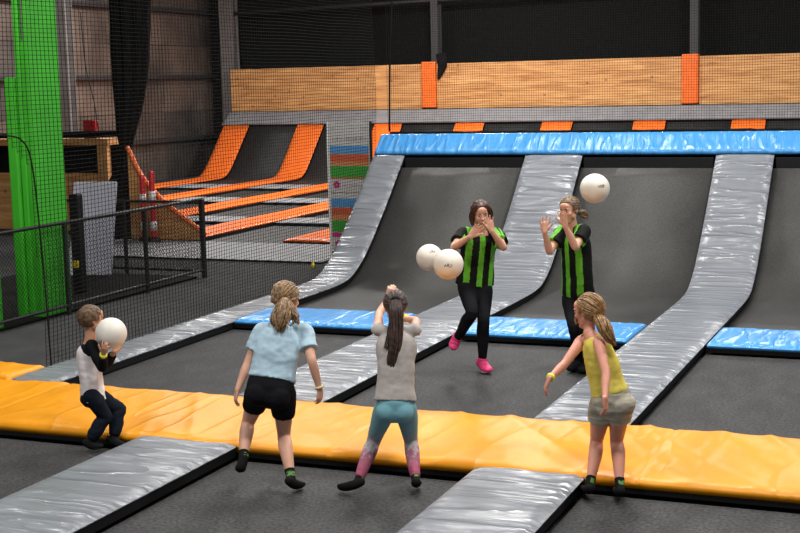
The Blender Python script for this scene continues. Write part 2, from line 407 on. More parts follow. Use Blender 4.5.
# ------------------------------------------------------------------ far court
FW = .86
FR = [-9.86, -12.41, -14.91, -17.41, -19.91]
FPROF = [(34.2, .1), (34.7, .12), (35.0, .22), (35.35, .5), (36.4, 1.57)]
def fprof(y0, off=0):
    P = catmull([V((0, y, z)) for y, z in FPROF], 5)
    P = [V((0, y0, .1))]+[p for p in P if p.y > y0+.01]
    if off: P = [p+V((0, (P[min(i+1, len(P)-1)]-P[max(i-1, 0)]).normalized().z, -(P[min(i+1, len(P)-1)]-P[max(i-1, 0)]).normalized().y))*off for i, p in enumerate(P)]
    return P
GO = 'orange padded strips of the far court'
olab = ['orange strip just left of the banner stand, the nearest one on the far court floor', 'orange strip second nearest on the far court floor, ending behind the banner stand', 'orange strip third from the front of the far court, partly behind the striped banner',
        'orange strip curving up the far slope just left of the striped banner', 'orange strip curving up the far slope at the far left by the metal wall']
for i, xr in enumerate(FR):
    y0 = (20.65, 20.65, 23.5, 23.5, 23.5)[i]
    pad('orange_slope_pad', shift(fprof(y0), xr-FW), X*FW, .05, M['orange'], olab[i], 'padding', GO, .04, None, step=.2, m=6)
for i, xr in enumerate((-7.30, -4.70)):
    pad('orange_slope_pad', shift(fprof(31), xr-FW), X*FW, .05, M['orange'], ('orange patch of the far slope above the blue pad, over the women', 'orange patch of the far slope above the blue pad, at the right edge')[i], 'padding', GO, .04, None, step=.2, m=6)
cells = [(-21.9, -20.92)]+[(FR[k], FR[k-1]-FW) for k in range(4, 0, -1)]+[(-9.88, -8.32)]
cells = [(a+.02, b-.02) for a, b in cells]
names = ['beside the metal wall', 'first from the metal wall', 'second from the metal wall', 'third from the metal wall', 'just left of the banner stand', 'behind the banner stand']
for j, (y0, y1) in enumerate(((23.5, 24.45), (27.65, 28.75), (31.45, 32.7))):
    rn = ('nearest', 'middle', 'farthest')[j]
    for i, (a, b) in enumerate(cells[:6]):
        if i == 0: continue
        pad('grey_cross_pad', [V((a, y0, .085)), V((b, y0, .085))], Y*(y1-y0), .04, M['fgrey'], 'grey cross pad of the far court, %s row, %s' % (rn, names[i]), 'padding', 'grey cross pads of the far court', .035, None, step=.3, m=5)
for j, (y0, y1) in enumerate(((20.62, 23.48), (24.47, 27.63), (28.77, 31.43))):
    rn = ('nearest', 'middle', 'farthest')[j]
    for i, (a, b) in enumerate(cells[:6]):
        if i == 0 or (j == 0 and i < 3): continue
        mat_flat(a, b, y0, y1, 'black trampoline bed of the far court floor, %s row, %s' % (rn, names[i]), mm='farmat', group='trampoline beds of the far court')
fw = fprof(32.72, .08)
wn = ['beside the metal wall', 'between the two left orange strips', 'left of the striped banner', 'behind the striped banner', 'beside the striped banner', 'above the blue pad, left part', 'above the blue pad, centre', 'above the blue pad, right edge']
wc = cells[:5]+[(-9.84, -8.18), (-7.28, -5.58), (-4.68, -1.5)]
for (a, b), nn in list(zip(wc, wn))[1:]:
    mat_curved(a, b, fw, 'black sloped bed of the far trampoline wall, ' + nn, 'farmat', 'sloped beds of the far court')
pad('grey_top_pad', [V((-20.85, 36.38, 1.60)), V((1.5, 36.38, 1.60))], V((0, .45, .36)), .06, M['fgrey'], 'long grey pad capping the far slope under the plywood band', 'padding', None, .04, lambda s, v: wr_blue(s, v)*.7, step=.12)
slab('floor_apron', (-14.0, 18.4, -.045), (-8.65, 20.6, .0), M['carpet'])
pad('grey_edge_pad', [V((-14.1, 18.5, .05)), V((-8.95, 18.5, .05))], Y*2.08, .03, M['fgrey'], 'flat grey pad along the front edge of the far court', 'padding', None, .015, None, step=.2, m=6)
# plywood band and posts on the back wall
def ply(x0, x1, lb):
    bm = bmesh.new(); box(bm, (x0, 36.95, 1.96), (x1, 37.0, 3.24), .004)
    build('plywood_wall_sheet', bm, M['ply'], smooth=False, label=lb, cat='panel', group='plywood panels over the far slope')
ply(-20.78, -14.48, 'pale plywood panel above the far slope, left of the first orange post')
ply(-14.02, -6.98, 'pale plywood panel above the far slope, between the two orange posts')
ply(-6.52, 1.6, 'pale plywood panel above the far slope at the right edge')
for x, lb in ((-14.25, 'orange padded post between plywood panels, left one'), (-6.75, 'orange padded post between plywood panels, right one')):
    bm = bmesh.new(); box(bm, (x-.22, 36.86, 1.98), (x+.22, 37.16, 3.30), .03)
    build('orange_padded_post', bm, M['orange'], smooth=False, label=lb, cat='post')
bm = bmesh.new(); box(bm, (-20.8, 36.9, 1.90), (1.6, 37.02, 1.955)); build('trim_1', bm, M['skirt'], smooth=False, kind='structure')
bm = bmesh.new()
tube(bm, [(-13.85, 36.9, 3.5), (-13.82, 36.9, 3.2), (-13.9, 36.9, 2.95), (-13.95, 36.9, 2.8)], [(.16, .05), (.14, .06), (.08, .04), (.03, .02)], side=X, n=10)
build('hanging_net_end', bm, M['black_cloth'], label='small dark bunch of net beside the left orange post', cat='net')

# ------------------------------------------------------------------ nets
def net(name, o, u, v, U, W, du, dv, r, label, clip=None, sag=.02):
    """net in the plane o + u*a + v*b"""
    bm = bmesh.new()
    def off(a, b): return (u.cross(v))*(sag*noise.noise(V((a*.8, b*.8, 3.3)))*2)+v*(sag*.6*noise.noise(V((a*.9, b*.7, 9))))
    def strand(f, t0, t1, step):
        n = max(1, int((t1-t0)/step)); P = []
        for i in range(n+1):
            a, b = f(t0+(t1-t0)*i/n); P.append(o+u*a+v*b+off(a, b))
        d = (P[-1]-P[0]).normalized(); s1 = (u.cross(v)).normalized(); s2 = d.cross(s1).normalized()
        R = [[bm.verts.new(p+s1*r*cos(g)+s2*r*sin(g)) for g in (0, 2.094, 4.189)] for p in P]
        for A, B in zip(R, R[1:]):
            for k in range(3): bm.faces.new((A[k], A[(k+1) % 3], B[(k+1) % 3], B[k]))
    a = 0
    while a <= U+1e-6:
        b0 = clip(a) if clip else 0
        strand(lambda t, a=a: (a, t), b0, W, .5); a += du
    b = 0
    while b <= W+1e-6:
        a0 = 0
        if clip:
            while a0 < U and clip(a0) > b: a0 += du
        strand(lambda t, b=b: (t, b), a0, U, .5); b += dv
    return build(name, bm, M['net'], smooth=False, label=label, cat='net')
def hem(s):
    y = 8.2+s
    if y > 10.55: return 0
    if y > 10.45: return 2.0*(10.55-y)/.1
    return 2.0+.3*min(1, (10.45-y)/.35)
net('safety_net', V((-8.07, 8.2, .02)), Y, Z, 10.5, 6.2, .062, .042, .003, 'tall black safety net beside the walkway on the left of the court', hem)
net('safety_net', V((-8.05, 19.1, 1.98)), X, Z, 8.6, 4.6, .036, .036, .0024, 'black safety net rising behind the light blue top pad')
bm = bmesh.new()
tube(bm, [(-8.04, 10.58, .02), (-8.04, 10.56, .7), (-8.04, 10.53, 1.3), (-8.04, 10.47, 2.0), (-8.04, 10.35, 2.25), (-8.04, 10.05, 2.32), (-8.04, 9.3, 2.36), (-8.04, 8.2, 2.38)], [.008]*8, n=6)
build('net_edge_cord', bm, M['net'], label='thin black cord curving along the near edge of the net by the green pillar', cat='rope')
bm = bmesh.new(); tube(bm, [(-7.98, 18.98, 2.0), (-7.94, 18.98, 3.2), (-7.86, 18.98, 4.4), (-7.80, 18.98, 6)], [.014]*4, n=6)
build('net_seam_rope', bm, M['net'], label='long black rope hanging down to the left end of the light blue top pad', cat='rope')
# bunched net near the far court
bm = bmesh.new()
prof_b = [(0.0, -14.22, .34, .26), (.45, -14.2, .34, .26), (.9, -14.15, .3, .22), (1.3, -14.07, .17, .14), (1.6, -14.04, .1, .1), (1.95, -14.0, .16, .14), (2.6, -13.9, .26, .2), (3.6, -13.82, .34, .24), (6.5, -13.75, .42, .28)]
n = 56; rings = []
pp = catmull([V((x, z, 0)) for z, x, a, b in prof_b], 6); rr = catmull([V((a, b, 0)) for z, x, a, b in prof_b], 6)
for p, q in zip(pp, rr):
    ring = []
    for k in range(n):
        g = 2*pi*k/n; f = 1+.16*sin(9*g+p.y*.6)+.10*noise.noise(V((cos(g)*3, sin(g)*3, p.y*.5)))
        ring.append(bm.verts.new(V((p.x+q.x*f*cos(g), 21.0+q.y*f*sin(g), p.y))))
    rings.append(ring)
for A, B in zip(rings, rings[1:]):
    for k in range(n): bm.faces.new((A[k], A[(k+1) % n], B[(k+1) % n], B[k]))
bm.faces.new(rings[0]); bm.faces.new(rings[-1])
build('gathered_net_curtain', bm, M['black_cloth'], label='black net curtain gathered into a hanging bunch left of the far court', cat='net')

# ------------------------------------------------------------------ green padded pillar
r = empty('padded_pillar', (-10.25, 13.5, 0), label='tall bright green padded pillar behind the black fence on the left', cat='pillar')
bm = bmesh.new(); box(bm, (-10.31, 13.20, 0), (-10.22, 13.78, 7.5), .02); build('left_pad', bm, M['green'], r, smooth=False)
bm = bmesh.new(); box(bm, (-10.165, 13.20, 0), (-10.10, 13.78, 7.5), .015); build('right_pad', bm, M['green'], r, smooth=False)
bm = bmesh.new(); box(bm, (-10.218, 13.215, 0), (-10.168, 13.75, 3.3), .005); build('filler_pad', bm, M['green'], r, smooth=False)
bm = bmesh.new(); box(bm, (-10.218, 13.25, 3.3), (-10.168, 13.75, 7.5), .005); build('column_core', bm, M['steel'], r, smooth=False, label='bare grey steel column showing in the slot')
bm = bmesh.new(); box(bm, (-10.45, 13.16, 0), (-10.315, 13.6, 2.88), .02); build('low_pad', bm, M['green'], r, smooth=False)
bm = bmesh.new(); box(bm, (-10.9, 11.9, 0), (-10.12, 12.5, 1.2), .03)
build('green_padded_block', bm, M['green'], smooth=False, label='low bright green padded block at the left edge behind the fence', cat='padding')

# ------------------------------------------------------------------ fence
def mesh_rect(bm, p0, u, U, h0, h1, s=.055, r=.0025):
    H = h1-h0; c = -H
    while c < U:
        # rising line a - c = b ; clip to rectangle
        a0, a1 = max(0, c), min(U, c+H)
        if a1 > a0: rod(bm, p0+u*a0+Z*(h0+a0-c), p0+u*a1+Z*(h0+a1-c), r, 3); rod(bm, p0+u*a0+Z*(h1-(a0-c)), p0+u*a1+Z*(h1-(a1-c)), r, 3)
        c += s
fr = empty('mesh_fence', (-9.99, 14, 0), label='black metal fence with diamond mesh panels along the walkway on the left', cat='fence')
FX = -9.99
fy = [10.4, 12.0, 13.55, 15.3, 16.78]
for i, y in enumerate(fy):
    bm = bmesh.new(); q = .03 if i == 4 else .022; box(bm, (FX-q, y-q, 0), (FX+q, y+q, 1.13), .004)
    build('post', bm, M['black'], fr, smooth=False)
for z in (1.13, .12):
    bm = bmesh.new(); tube(bm, [(FX, 10.2, z), (FX, 16.8, z)], [.022]*2, n=8); build('rail', bm, M['black'], fr)
for a, b in zip(fy, fy[1:]):
    bm = bmesh.new(); mesh_rect(bm, V((FX, a, 0)), Y, b-a, .12, 1.13); build('mesh_panel', bm, M['net'], fr, smooth=False)
fr = empty('mesh_fence', (-11.3, 16.78, 0), label='short black mesh fence turning left from the walkway fence corner, behind the pale board', cat='fence')
for z in (1.09, .1):
    bm = bmesh.new(); tube(bm, [(FX-.05, 16.78, z), (-12.7, 16.78, z)], [.02]*2, n=8); build('rail', bm, M['black'], fr)
for x in (-11.3, -12.65):
    bm = bmesh.new(); box(bm, (x-.022, 16.76, 0), (x+.022, 16.80, 1.1)); build('post', bm, M['black'], fr, smooth=False)
bm = bmesh.new(); mesh_rect(bm, V((-12.65, 16.78, 0)), X, 2.62, .1, 1.09); build('mesh_panel', bm, M['net'], fr, smooth=False)
bm = bmesh.new(); box(bm, (-12.9, 12.0, 0), (-10.06, 16.7, .03), .01)
build('black_floor_mat', bm, M['black_cloth'], smooth=False, label='large black floor mat behind the fence', cat='mat')
# pale board leaning behind the fence
r = empty('pale_board', (-11.6, 16.3, 0), label='pale lilac padded board standing upright behind the black fence', cat='board')
bm = bmesh.new(); obox(bm, V((-12.0, 16.30, .03)), V((.62, .18, 0)), V((-.02, .06, 0)), V((.11, .1, 1.36)))
bmesh.ops.bevel(bm, geom=list(bm.edges), offset=.015, segments=2, affect='EDGES'); build('panel', bm, M['lilac'], r, smooth=False)
bm = bmesh.new(); box(bm, (-11.6, 16.56, .03), (-11.45, 16.62, .9)); build('brace', bm, M['black'], r, smooth=False)
r = empty('black_bin', (-10.9, 15, 0), label='narrow black box with a small yellow tag between the green pillar and pale board', cat='box')
bm = bmesh.new(); box(bm, (-10.90, 14.9, .03), (-10.76, 15.04, 1.35), .02); build('case', bm, M['skirt'], r, smooth=False)
bm = bmesh.new(); box(bm, (-10.88, 14.87, .37), (-10.78, 14.899, .47), .008); build('tag', bm, M['tagyellow'], r, smooth=False, label='yellow tag')

# ------------------------------------------------------------------ banner stand
r = empty('banner_stand', (-8.53, 18.78, 0), label='white standing banner with blue, red and green stripes left of the grey slope pad', cat='sign')
bx0, bx1, by = -8.87, -8.19, 18.70
M['bblue'] = nz(mat('banner_blue', (.08, .26, .52), .5), (60, 2, 120), 2, .3)
M['bred'] = nz(mat('banner_red', (.50, .09, .035), .5), (60, 2, 120), 2, .3)
M['borange'] = nz(mat('banner_orange', (.55, .20, .06), .5), (60, 2, 120), 2, .3)
M['bgreen'] = nz(mat('banner_green', (.04, .28, .03), .5), (60, 2, 120), 2, .3)
M['bpink'] = mat('banner_magenta', (.5, .02, .16), .5)
M['bink'] = mat('banner_grey_ink', (.27, .27, .29), .5)
M['bpaper'] = nz(mat('banner_paper', (.50, .48, .46), .5), (40, 2, 60), 2, .08)
def strip(bm_mat, z0, z1, x0=bx0+.02, x1=bx1-.02, par=None, nm='stripe', y=by-.004):
    bm = bmesh.new(); box(bm, (x0, y, z0), (x1, y+.003, z1)); build(nm, bm, M[bm_mat], par, smooth=False)
def rosette(cx, cz, R, par):
    bm = bmesh.new()
    for k in range(5):
        g = 2*pi*k/5+pi/2
        res = bmesh.ops.create_cone(bm, cap_ends=True, segments=14, radius1=R*.42, radius2=R*.42, depth=.004, matrix=Matrix.Translation((cx+cos(g)*R*.55, by-.006, cz+sin(g)*R*.55)) @ Matrix.Rotation(pi/2, 4, 'X'))
    build('emblem', bm, M['bpink'], par, smooth=False, label='magenta rosette emblem')
    bm = bmesh.new(); bmesh.ops.create_cone(bm, cap_ends=True, segments=14, radius1=R*.2, radius2=R*.2, depth=.004, matrix=Matrix.Translation((cx, by-.010, cz)) @ Matrix.Rotation(pi/2, 4, 'X'))
    build('emblem_centre', bm, M['bpaper'], par, smooth=False)
def scribble(z, h, x0, x1, par, seed):
    bm = bmesh.new(); rnd = random.Random(seed); x = x0
    while x < x1:
        wd = rnd.uniform(.012, .03)
        if rnd.random() > .2:
            box(bm, (x, by-.0045, z), (x+wd*.35, by-.001, z+h*rnd.uniform(.6, 1)))
            if rnd.random() > .4: box(bm, (x, by-.0045, z+h*.45), (x+wd*.8, by-.001, z+h*.6))
        x += wd+.006
    build('lettering', bm, M['bink'], par, smooth=False, label='faded grey headline lettering')
for z0, z1, up in ((1.08, 2.13, True), (.2, 1.06, False)):
    bm = bmesh.new(); box(bm, (bx0, by, z0), (bx1, by+.02, z1), .004); pn = build('banner_panel', bm, M['bpaper'], r, smooth=False)
    if up:
        scribble(1.86, .07, bx0+.07, bx1-.05, pn, 3); scribble(2.04, .03, bx0+.03, bx0+.12, pn, 5); scribble(2.04, .03, bx1-.14, bx1-.04, pn, 6)
        strip('bblue', 1.67, 1.79, par=pn); strip('bred', 1.55, 1.66, par=pn); strip('borange', 1.49, 1.55, par=pn); strip('bgreen', 1.31, 1.48, par=pn); strip('bred', 1.29, 1.31, par=pn)
        rosette(bx0+.12, 1.20, .06, pn); scribble(1.18, .03, bx0+.22, bx1-.08, pn, 9)
    else:
        strip('bblue', .86, .99, par=pn); strip('bred', .74, .85, par=pn); strip('borange', .66, .74, par=pn); strip('bgreen', .48, .65, par=pn); strip('bpink', .40, .465, par=pn)
        rosette(bx0+.12, .30, .06, pn); scribble(.29, .03, bx0+.22, bx1-.2, pn, 12)
for x in (bx0-.015, bx1+.015):
    bm = bmesh.new(); box(bm, (x-.015, by, .02), (x+.015, by+.03, 2.15)); build('frame_post', bm, M['whitep'] if x < -8.5 else M['black'], r, smooth=False)
for x in (bx0+.05, bx1-.1):
    bm = bmesh.new(); box(bm, (x-.02, by+.022, 0.0), (x+.02, by+.05, .25)); box(bm, (x-.02, by-.22, 0.0), (x+.02, by+.3, .03)); build('foot', bm, M['black'], r, smooth=False)
bm = bmesh.new(); box(bm, (bx0, by+.022, .13), (bx1, by+.05, .17)); build('cross_bar', bm, M['black'], r, smooth=False)
bm = bmesh.new(); bmesh.ops.create_cone(bm, cap_ends=True, segments=12, radius1=.04, radius2=.015, depth=.08, matrix=Matrix.Translation((-8.9, 18.1, .04)))
build('floor_marker', bm, M['tagyellow'], label='tiny yellow cone on the carpet in front of the banner stand', cat='marker')

# ------------------------------------------------------------------ bollards, ramp, plywood booth, red box
def bollard(x, y, h, lb):
    z_ = .055; h += z_
    r = empty('bollard', (x, y, 0), label=lb, cat='bollard', group='red and white bollards at the far court entrance')
    bm = bmesh.new(); tube(bm, [(x, y, .16), (x, y, h)], [.055, .05], n=14, sub=2); build('tube', bm, M['red'], r)
    for z in (.2, .62):
        bm = bmesh.new(); tube(bm, [(x, y, z*h), (x, y, (z+.13)*h)], [.058, .056], n=14, sub=2, cap='flat'); build('band', bm, M['whitep'], r, label='white band')
    bm = bmesh.new(); bmesh.ops.create_cone(bm, cap_ends=True, segments=16, radius1=.12, radius2=.10, depth=.05, matrix=Matrix.Translation((x, y, .09))); build('base', bm, M['black'], r, smooth=False)
bollard(-13.28, 20.32, 1.12, 'red bollard with white bands by the plywood ramp, left one')
bollard(-13.02, 20.22, 1.20, 'red bollard with white bands by the plywood ramp, right one')
r = empty('plywood_ramp', (-13.0, 20.55, .05), label='triangular plywood side panel with an orange edge behind the bollards', cat='ramp')
A, B, C_ = V((-14.1, 21.42, 1.75)), V((-12.5, 21.42, .1)), V((-14.1, 21.42, 0.0))
bm = bmesh.new()
poly = [V((-13.70, 20.54, 1.64)), V((-13.42, 20.54, 1.12)), V((-12.95, 20.54, .66)), V((-12.2, 20.54, .14)), V((-12.2, 20.54, .06)), V((-13.70, 20.54, .06))]
f0 = [bm.verts.new(p) for p in poly]; f1 = [bm.verts.new(p+V((0, .04, 0))) for p in poly]
bm.faces.new(f0); bm.faces.new(f1[::-1])
for k in range(6): bm.faces.new((f0[k], f0[(k+1) % 6], f1[(k+1) % 6], f1[k]))
build('panel', bm, M['ply'], r, smooth=False)
bm = bmesh.new(); tube(bm, [p+V((0, .02, .03)) for p in poly[:4]], [.045]*4, n=8); build('orange_edge', bm, M['orange'], r, label='orange padded edge')
r = empty('plywood_booth', (-16.4, 22.4, 0), label='plywood booth with dark openings behind the green pillar', cat='booth')
bm = bmesh.new()
box(bm, (-18.2, 22.0, 1.66), (-15.12, 22.5, 1.78)); build('top', bm, M['ply'], r, smooth=False)
for x in (-18.2, -16.65, -15.36):
    bm = bmesh.new(); box(bm, (x, 22.0, 0), (x+.22, 22.12, 1.655)); build('post', bm, M['ply'], r, smooth=False)
bm = bmesh.new(); box(bm, (-18.0, 22.02, 0), (-15.36, 22.08, 1.12)); build('front_panel', bm, M['ply'], r, smooth=False)
bm = bmesh.new(); box(bm, (-18.2, 22.44, 0), (-15.12, 22.5, 1.655)); build('back_panel', bm, M['skirt'], r, smooth=False)
bm = bmesh.new(); tube(bm, [(-18.1, 22.1, 1.86), (-17.2, 22.1, 1.85), (-16.2, 22.1, 1.86), (-15.4, 22.1, 1.87), (-14.7, 22.05, 1.88), (-14.35, 21.6, 1.8)], [.06, .05, .06, .07, .05, .04], n=10)
build('rolled_net', bm, M['black_cloth'], label='black rolled net lying along the top of the plywood booth', cat='net')
r = empty('red_box', (-15.7, 22.1, 1.93), label='small red box on top of the plywood booth with a cable above', cat='box')
bm = bmesh.new(); box(bm, (-15.84, 22.26, 1.782), (-15.56, 22.4, 2.13), .01); build('case', bm, M['red'], r, smooth=False)
bm = bmesh.new(); tube(bm, [(-15.52, 22.33, 1.79), (-15.6, 22.33, 2.5), (-15.75, 22.33, 3.2), (-15.8, 22.33, 4.2)], [.012]*4, n=6); build('cable', bm, M['dsteel'], r)

# ------------------------------------------------------------------ balls
CAMF = V((sin(YAW), cos(YAW), 0))
def at(px, py, D):
    """the point seen at pixel (px,py) whose level distance ahead of the lens is D"""
    d = cr*(px-400)-cu*(py-266.5)+cf*F_PX
    return CAM+d*(D/d.dot(CAMF))
def play_ball(px, py, D, R, lb, mark):
    c = at(px, py, D); r = empty('ball', c, label=lb, cat='ball', group='cream dodgeballs')
    bm = bmesh.new(); bmesh.ops.create_uvsphere(bm, u_segments=48, v_segments=32, radius=R); bmesh.ops.translate(bm, verts=bm.verts, vec=c)
    build('shell', bm, M['ball'], r)
    bm = bmesh.new(); bmesh.ops.create_uvsphere(bm, u_segments=90, v_segments=90, radius=R+.0008)
    m_ = (-(CAMF)+cr*mark[0]+cu*mark[1]+V((0, 0, .15))).normalized(); sx = m_.cross(Z).normalized(); sy = sx.cross(m_)
    kill = []
    for f in bm.faces:
        q = f.calc_center_median()/R; a, b = q.dot(sx)/.26, q.dot(sy)/.13
        if q.dot(m_) < 0 or a*a+b*b > 1 or noise.noise(q*14) < -.08: kill.append(f)
    bmesh.ops.delete(bm, geom=kill, context='FACES'); bmesh.ops.translate(bm, verts=bm.verts, vec=c)
    build('print', bm, M['ballmark'], r, label='faded grey printed mark')
play_ball(448.3, 264.3, 10.9, .124, 'cream ball in mid air by the hip of the left woman, nearer of the pair', (-.05, -.12))
play_ball(429.5, 257.5, 12.5, .124, 'cream ball in mid air left of the pair, partly behind the other ball', (.25, .5))
play_ball(594.8, 188.5, 11.3, .124, 'cream ball flying high at the upper right of the women', (.35, .1))
play_ball(111.0, 333.3, 9.90, .1165, 'cream ball held up by the boy on the left', (-.7, -.8))
#PEOPLE
# ------------------------------------------------------------------ people
SKIN = {}
def skin(name, col):
    mm = mat(name, col, .5); b = mm.node_tree.nodes['Principled BSDF']
    b.inputs['Subsurface Weight'].default_value = .12; b.inputs['Subsurface Radius'].default_value = (.02, .008, .004)
    return nz(mm, (14, 14, 14), 2, .06)
M['skin_fair'] = skin('fair_skin', (.66, .36, .25)); M['skin_pink'] = skin('flushed_skin', (.64, .28, .19)); M['skin_tan'] = skin('warm_skin', (.52, .26, .16))
M['lips'] = mat('lips', (.42, .10, .09), .4); M['eye'] = mat('eye_white', (.42, .38, .36), .3); M['iris'] = mat('dark_iris', (.03, .02, .015), .2)
def hairmat(n, c0, c1):
    mm = mat(n, c0, .45); nt = mm.node_tree; N = nt.nodes; L = nt.links
    tc = N.new('ShaderNodeTexCoord'); no = N.new('ShaderNodeTexNoise'); no.inputs['Scale'].default_value = 45; no.inputs['Detail'].default_value = 3
    r = N.new('ShaderNodeValToRGB'); r.color_ramp.elements[0].position = .36; r.color_ramp.elements[0].color = (*c0, 1)
    r.color_ramp.elements[1].position = .64; r.color_ramp.elements[1].color = (*c1, 1)
    L.new(tc.outputs['Object'], no.inputs[0]); L.new(no.outputs[0], r.inputs[0]); L.new(r.outputs[0], N['Principled BSDF'].inputs['Base Color'])
    return mm
M['h_dblond'] = hairmat('dark_blond_hair', (.10, .055, .025), (.36, .22, .10)); M['h_dark'] = hairmat('dark_brown_hair', (.015, .008, .007), (.07, .035, .025))
M['h_gold'] = hairmat('golden_brown_hair', (.16, .08, .03), (.40, .23, .09)); M['h_brown'] = hairmat('short_brown_hair', (.065, .035, .018), (.19, .11, .055))
M['h_chest'] = hairmat('chestnut_hair', (.03, .012, .008), (.10, .04, .025)); M['h_ash'] = hairmat('ash_brown_hair', (.08, .05, .03), (.26, .17, .10))
def cloth(n, c, r=.85): return nz(mat(n, c, r, spec=.2 if sum(c) > .1 else .06), (26, 26, 26), 3, .08, .25, .006)
M['c_blue'] = cloth('pale_blue_cotton', (.40, .55, .64)); M['c_grey'] = cloth('heather_grey_cotton', (.42, .385, .36)); M['c_yel'] = cloth('yellow_cotton', (.72, .60, .11))
M['c_beige'] = nz(cloth('beige_striped_shorts', (.42, .39, .31)), (4, 4, 60), 2, .25); M['c_black'] = cloth('black_cotton', (.010, .010, .012)); M['c_white'] = cloth('white_cotton', (.74, .68, .67))
M['c_jeans'] = cloth('dark_navy_denim', (.010, .014, .022)); M['j_black'] = cloth('black_jersey', (.010, .011, .010), .6); M['j_green'] = cloth('green_jersey', (.12, .42, .025), .6)
M['sockblack'] = cloth('black_sock', (.012, .012, .012)); M['sockgreen'] = mat('green_grip_print', (.10, .24, .05), .7)
M['pinkshoe'] = mat('hot_pink_shoe', (.85, .06, .22), .5); M['solewhite'] = mat('pale_sole', (.75, .55, .6), .6); M['bandyellow'] = mat('yellow_wristband', (.80, .80, .06), .45)
M['bandcream'] = mat('cream_wristband', (.75, .6, .35), .5)
mm = mat('faded_leggings', (.2, .4, .5), .75, spec=.2); nt = mm.node_tree; N = nt.nodes; L = nt.links
tc = N.new('ShaderNodeTexCoord'); sx = N.new('ShaderNodeSeparateXYZ'); no = N.new('ShaderNodeTexNoise'); no.inputs['Scale'].default_value = 38; no.inputs['Detail'].default_value = 4
ad = N.new('ShaderNodeMath'); ad.operation = 'MULTIPLY_ADD'; ad.inputs[1].default_value = .30; r = N.new('ShaderNodeValToRGB')
L.new(tc.outputs['Object'], sx.inputs[0]); L.new(tc.outputs['Object'], no.inputs[0]); L.new(no.outputs[0], ad.inputs[0]); L.new(sx.outputs[2], ad.inputs[2]); L.new(ad.outputs[0], r.inputs[0])
e = r.color_ramp.elements; e[0].position = .20; e[0].color = (.13, .02, .05, 1); e[1].position = .30; e[1].color = (.36, .08, .14, 1)
for p, c in ((.37, (.32, .12, .17, 1)), (.44, (.42, .38, .40, 1)), (.52, (.20, .38, .42, 1)), (.8, (.16, .37, .43, 1))):
    q = e.new(p); q.color = c
L.new(r.outputs[0], N['Principled BSDF'].inputs['Base Color']); M['c_legg'] = mm

def reach(px, py, D, parent, length, far):
    """joint seen at the pixel, one bone length away from its parent joint"""
    d = (at(px, py, D)-CAM).normalized(); oc = CAM-parent; b = oc.dot(d); c = oc.dot(oc)-length*length; q = b*b-c
    if q <= 0: t = -b
    else: t = -b+(math.sqrt(q) if far else -math.sqrt(q))
    p = CAM+d*t
    if q <= 0: p = parent+(p-parent).normalized()*length
    return p
def ik(a, b, l1, l2, dr):
    d = b-a; L = min(d.length, l1+l2-.002); u = d.normalized(); x = (l1*l1-l2*l2+L*L)/(2*L); h = math.sqrt(max(0, l1*l1-x*x))
    return a+u*x+(dr-u*dr.dot(u)).normalized()*h
def hand_into(bm, wrist, d, n, left, s, curl=(.25, .25, .25, .25), spread=.12, thumb=.6, thumbcurl=.3):
    """palm, four bent fingers and a thumb leaving the side of the palm. d: towards the fingers, n: out of the palm"""
    d = d.normalized(); n = (n-d*n.dot(d)).normalized(); t = d.cross(n)
    if left: t = -t
    tube(bm, [wrist-d*.01*s, wrist+d*.035*s, wrist+d*.078*s], [(.027*s, .020*s), (.037*s, .016*s), (.039*s, .013*s)], side=t, n=14, sub=4)
    fl = (.070, .078, .073, .056); rs = (.0088, .0090, .0085, .0075)
    for i in range(4):
        o = (1.5-i)*.0195
        base = wrist+d*(.074-.004*abs(i-1.2))*s+t*o*s
        dd = (d+t*spread*(1.5-i)).normalized(); P = [base-dd*.02*s, base]; L = fl[i]*s; p = base
        for k, f in enumerate((.45, .31, .24)):
            a = curl[i]*(.8, 1.2, .8)[k]
            ax = dd.cross(n); dd = (dd*cos(a)+n*sin(a)).normalized(); n2 = n
            p = p+dd*L*f; P.append(p)
            n = (n-dd*n.dot(dd)*0).normalized()
        n = n2
        tube(bm, P, [rs[i]*s*1.05, rs[i]*s, rs[i]*s*.95, rs[i]*s*.88, rs[i]*s*.75], n=10, sub=3)
    tb = wrist+d*.022*s+t*.026*s
    td = (d*cos(thumb)+t*sin(thumb)+n*.25).normalized(); p1 = tb+td*.035*s
    td2 = (td+d*thumbcurl+n*.1).normalized(); p2 = p1+td2*.028*s; p3 = p2+(td2+n*.2).normalized()*.02*s
    tube(bm, [tb-td*.012*s, tb, p1, p2, p3], [.012*s, .0135*s, .0108*s, .0098*s, .008*s], n=10, sub=3)
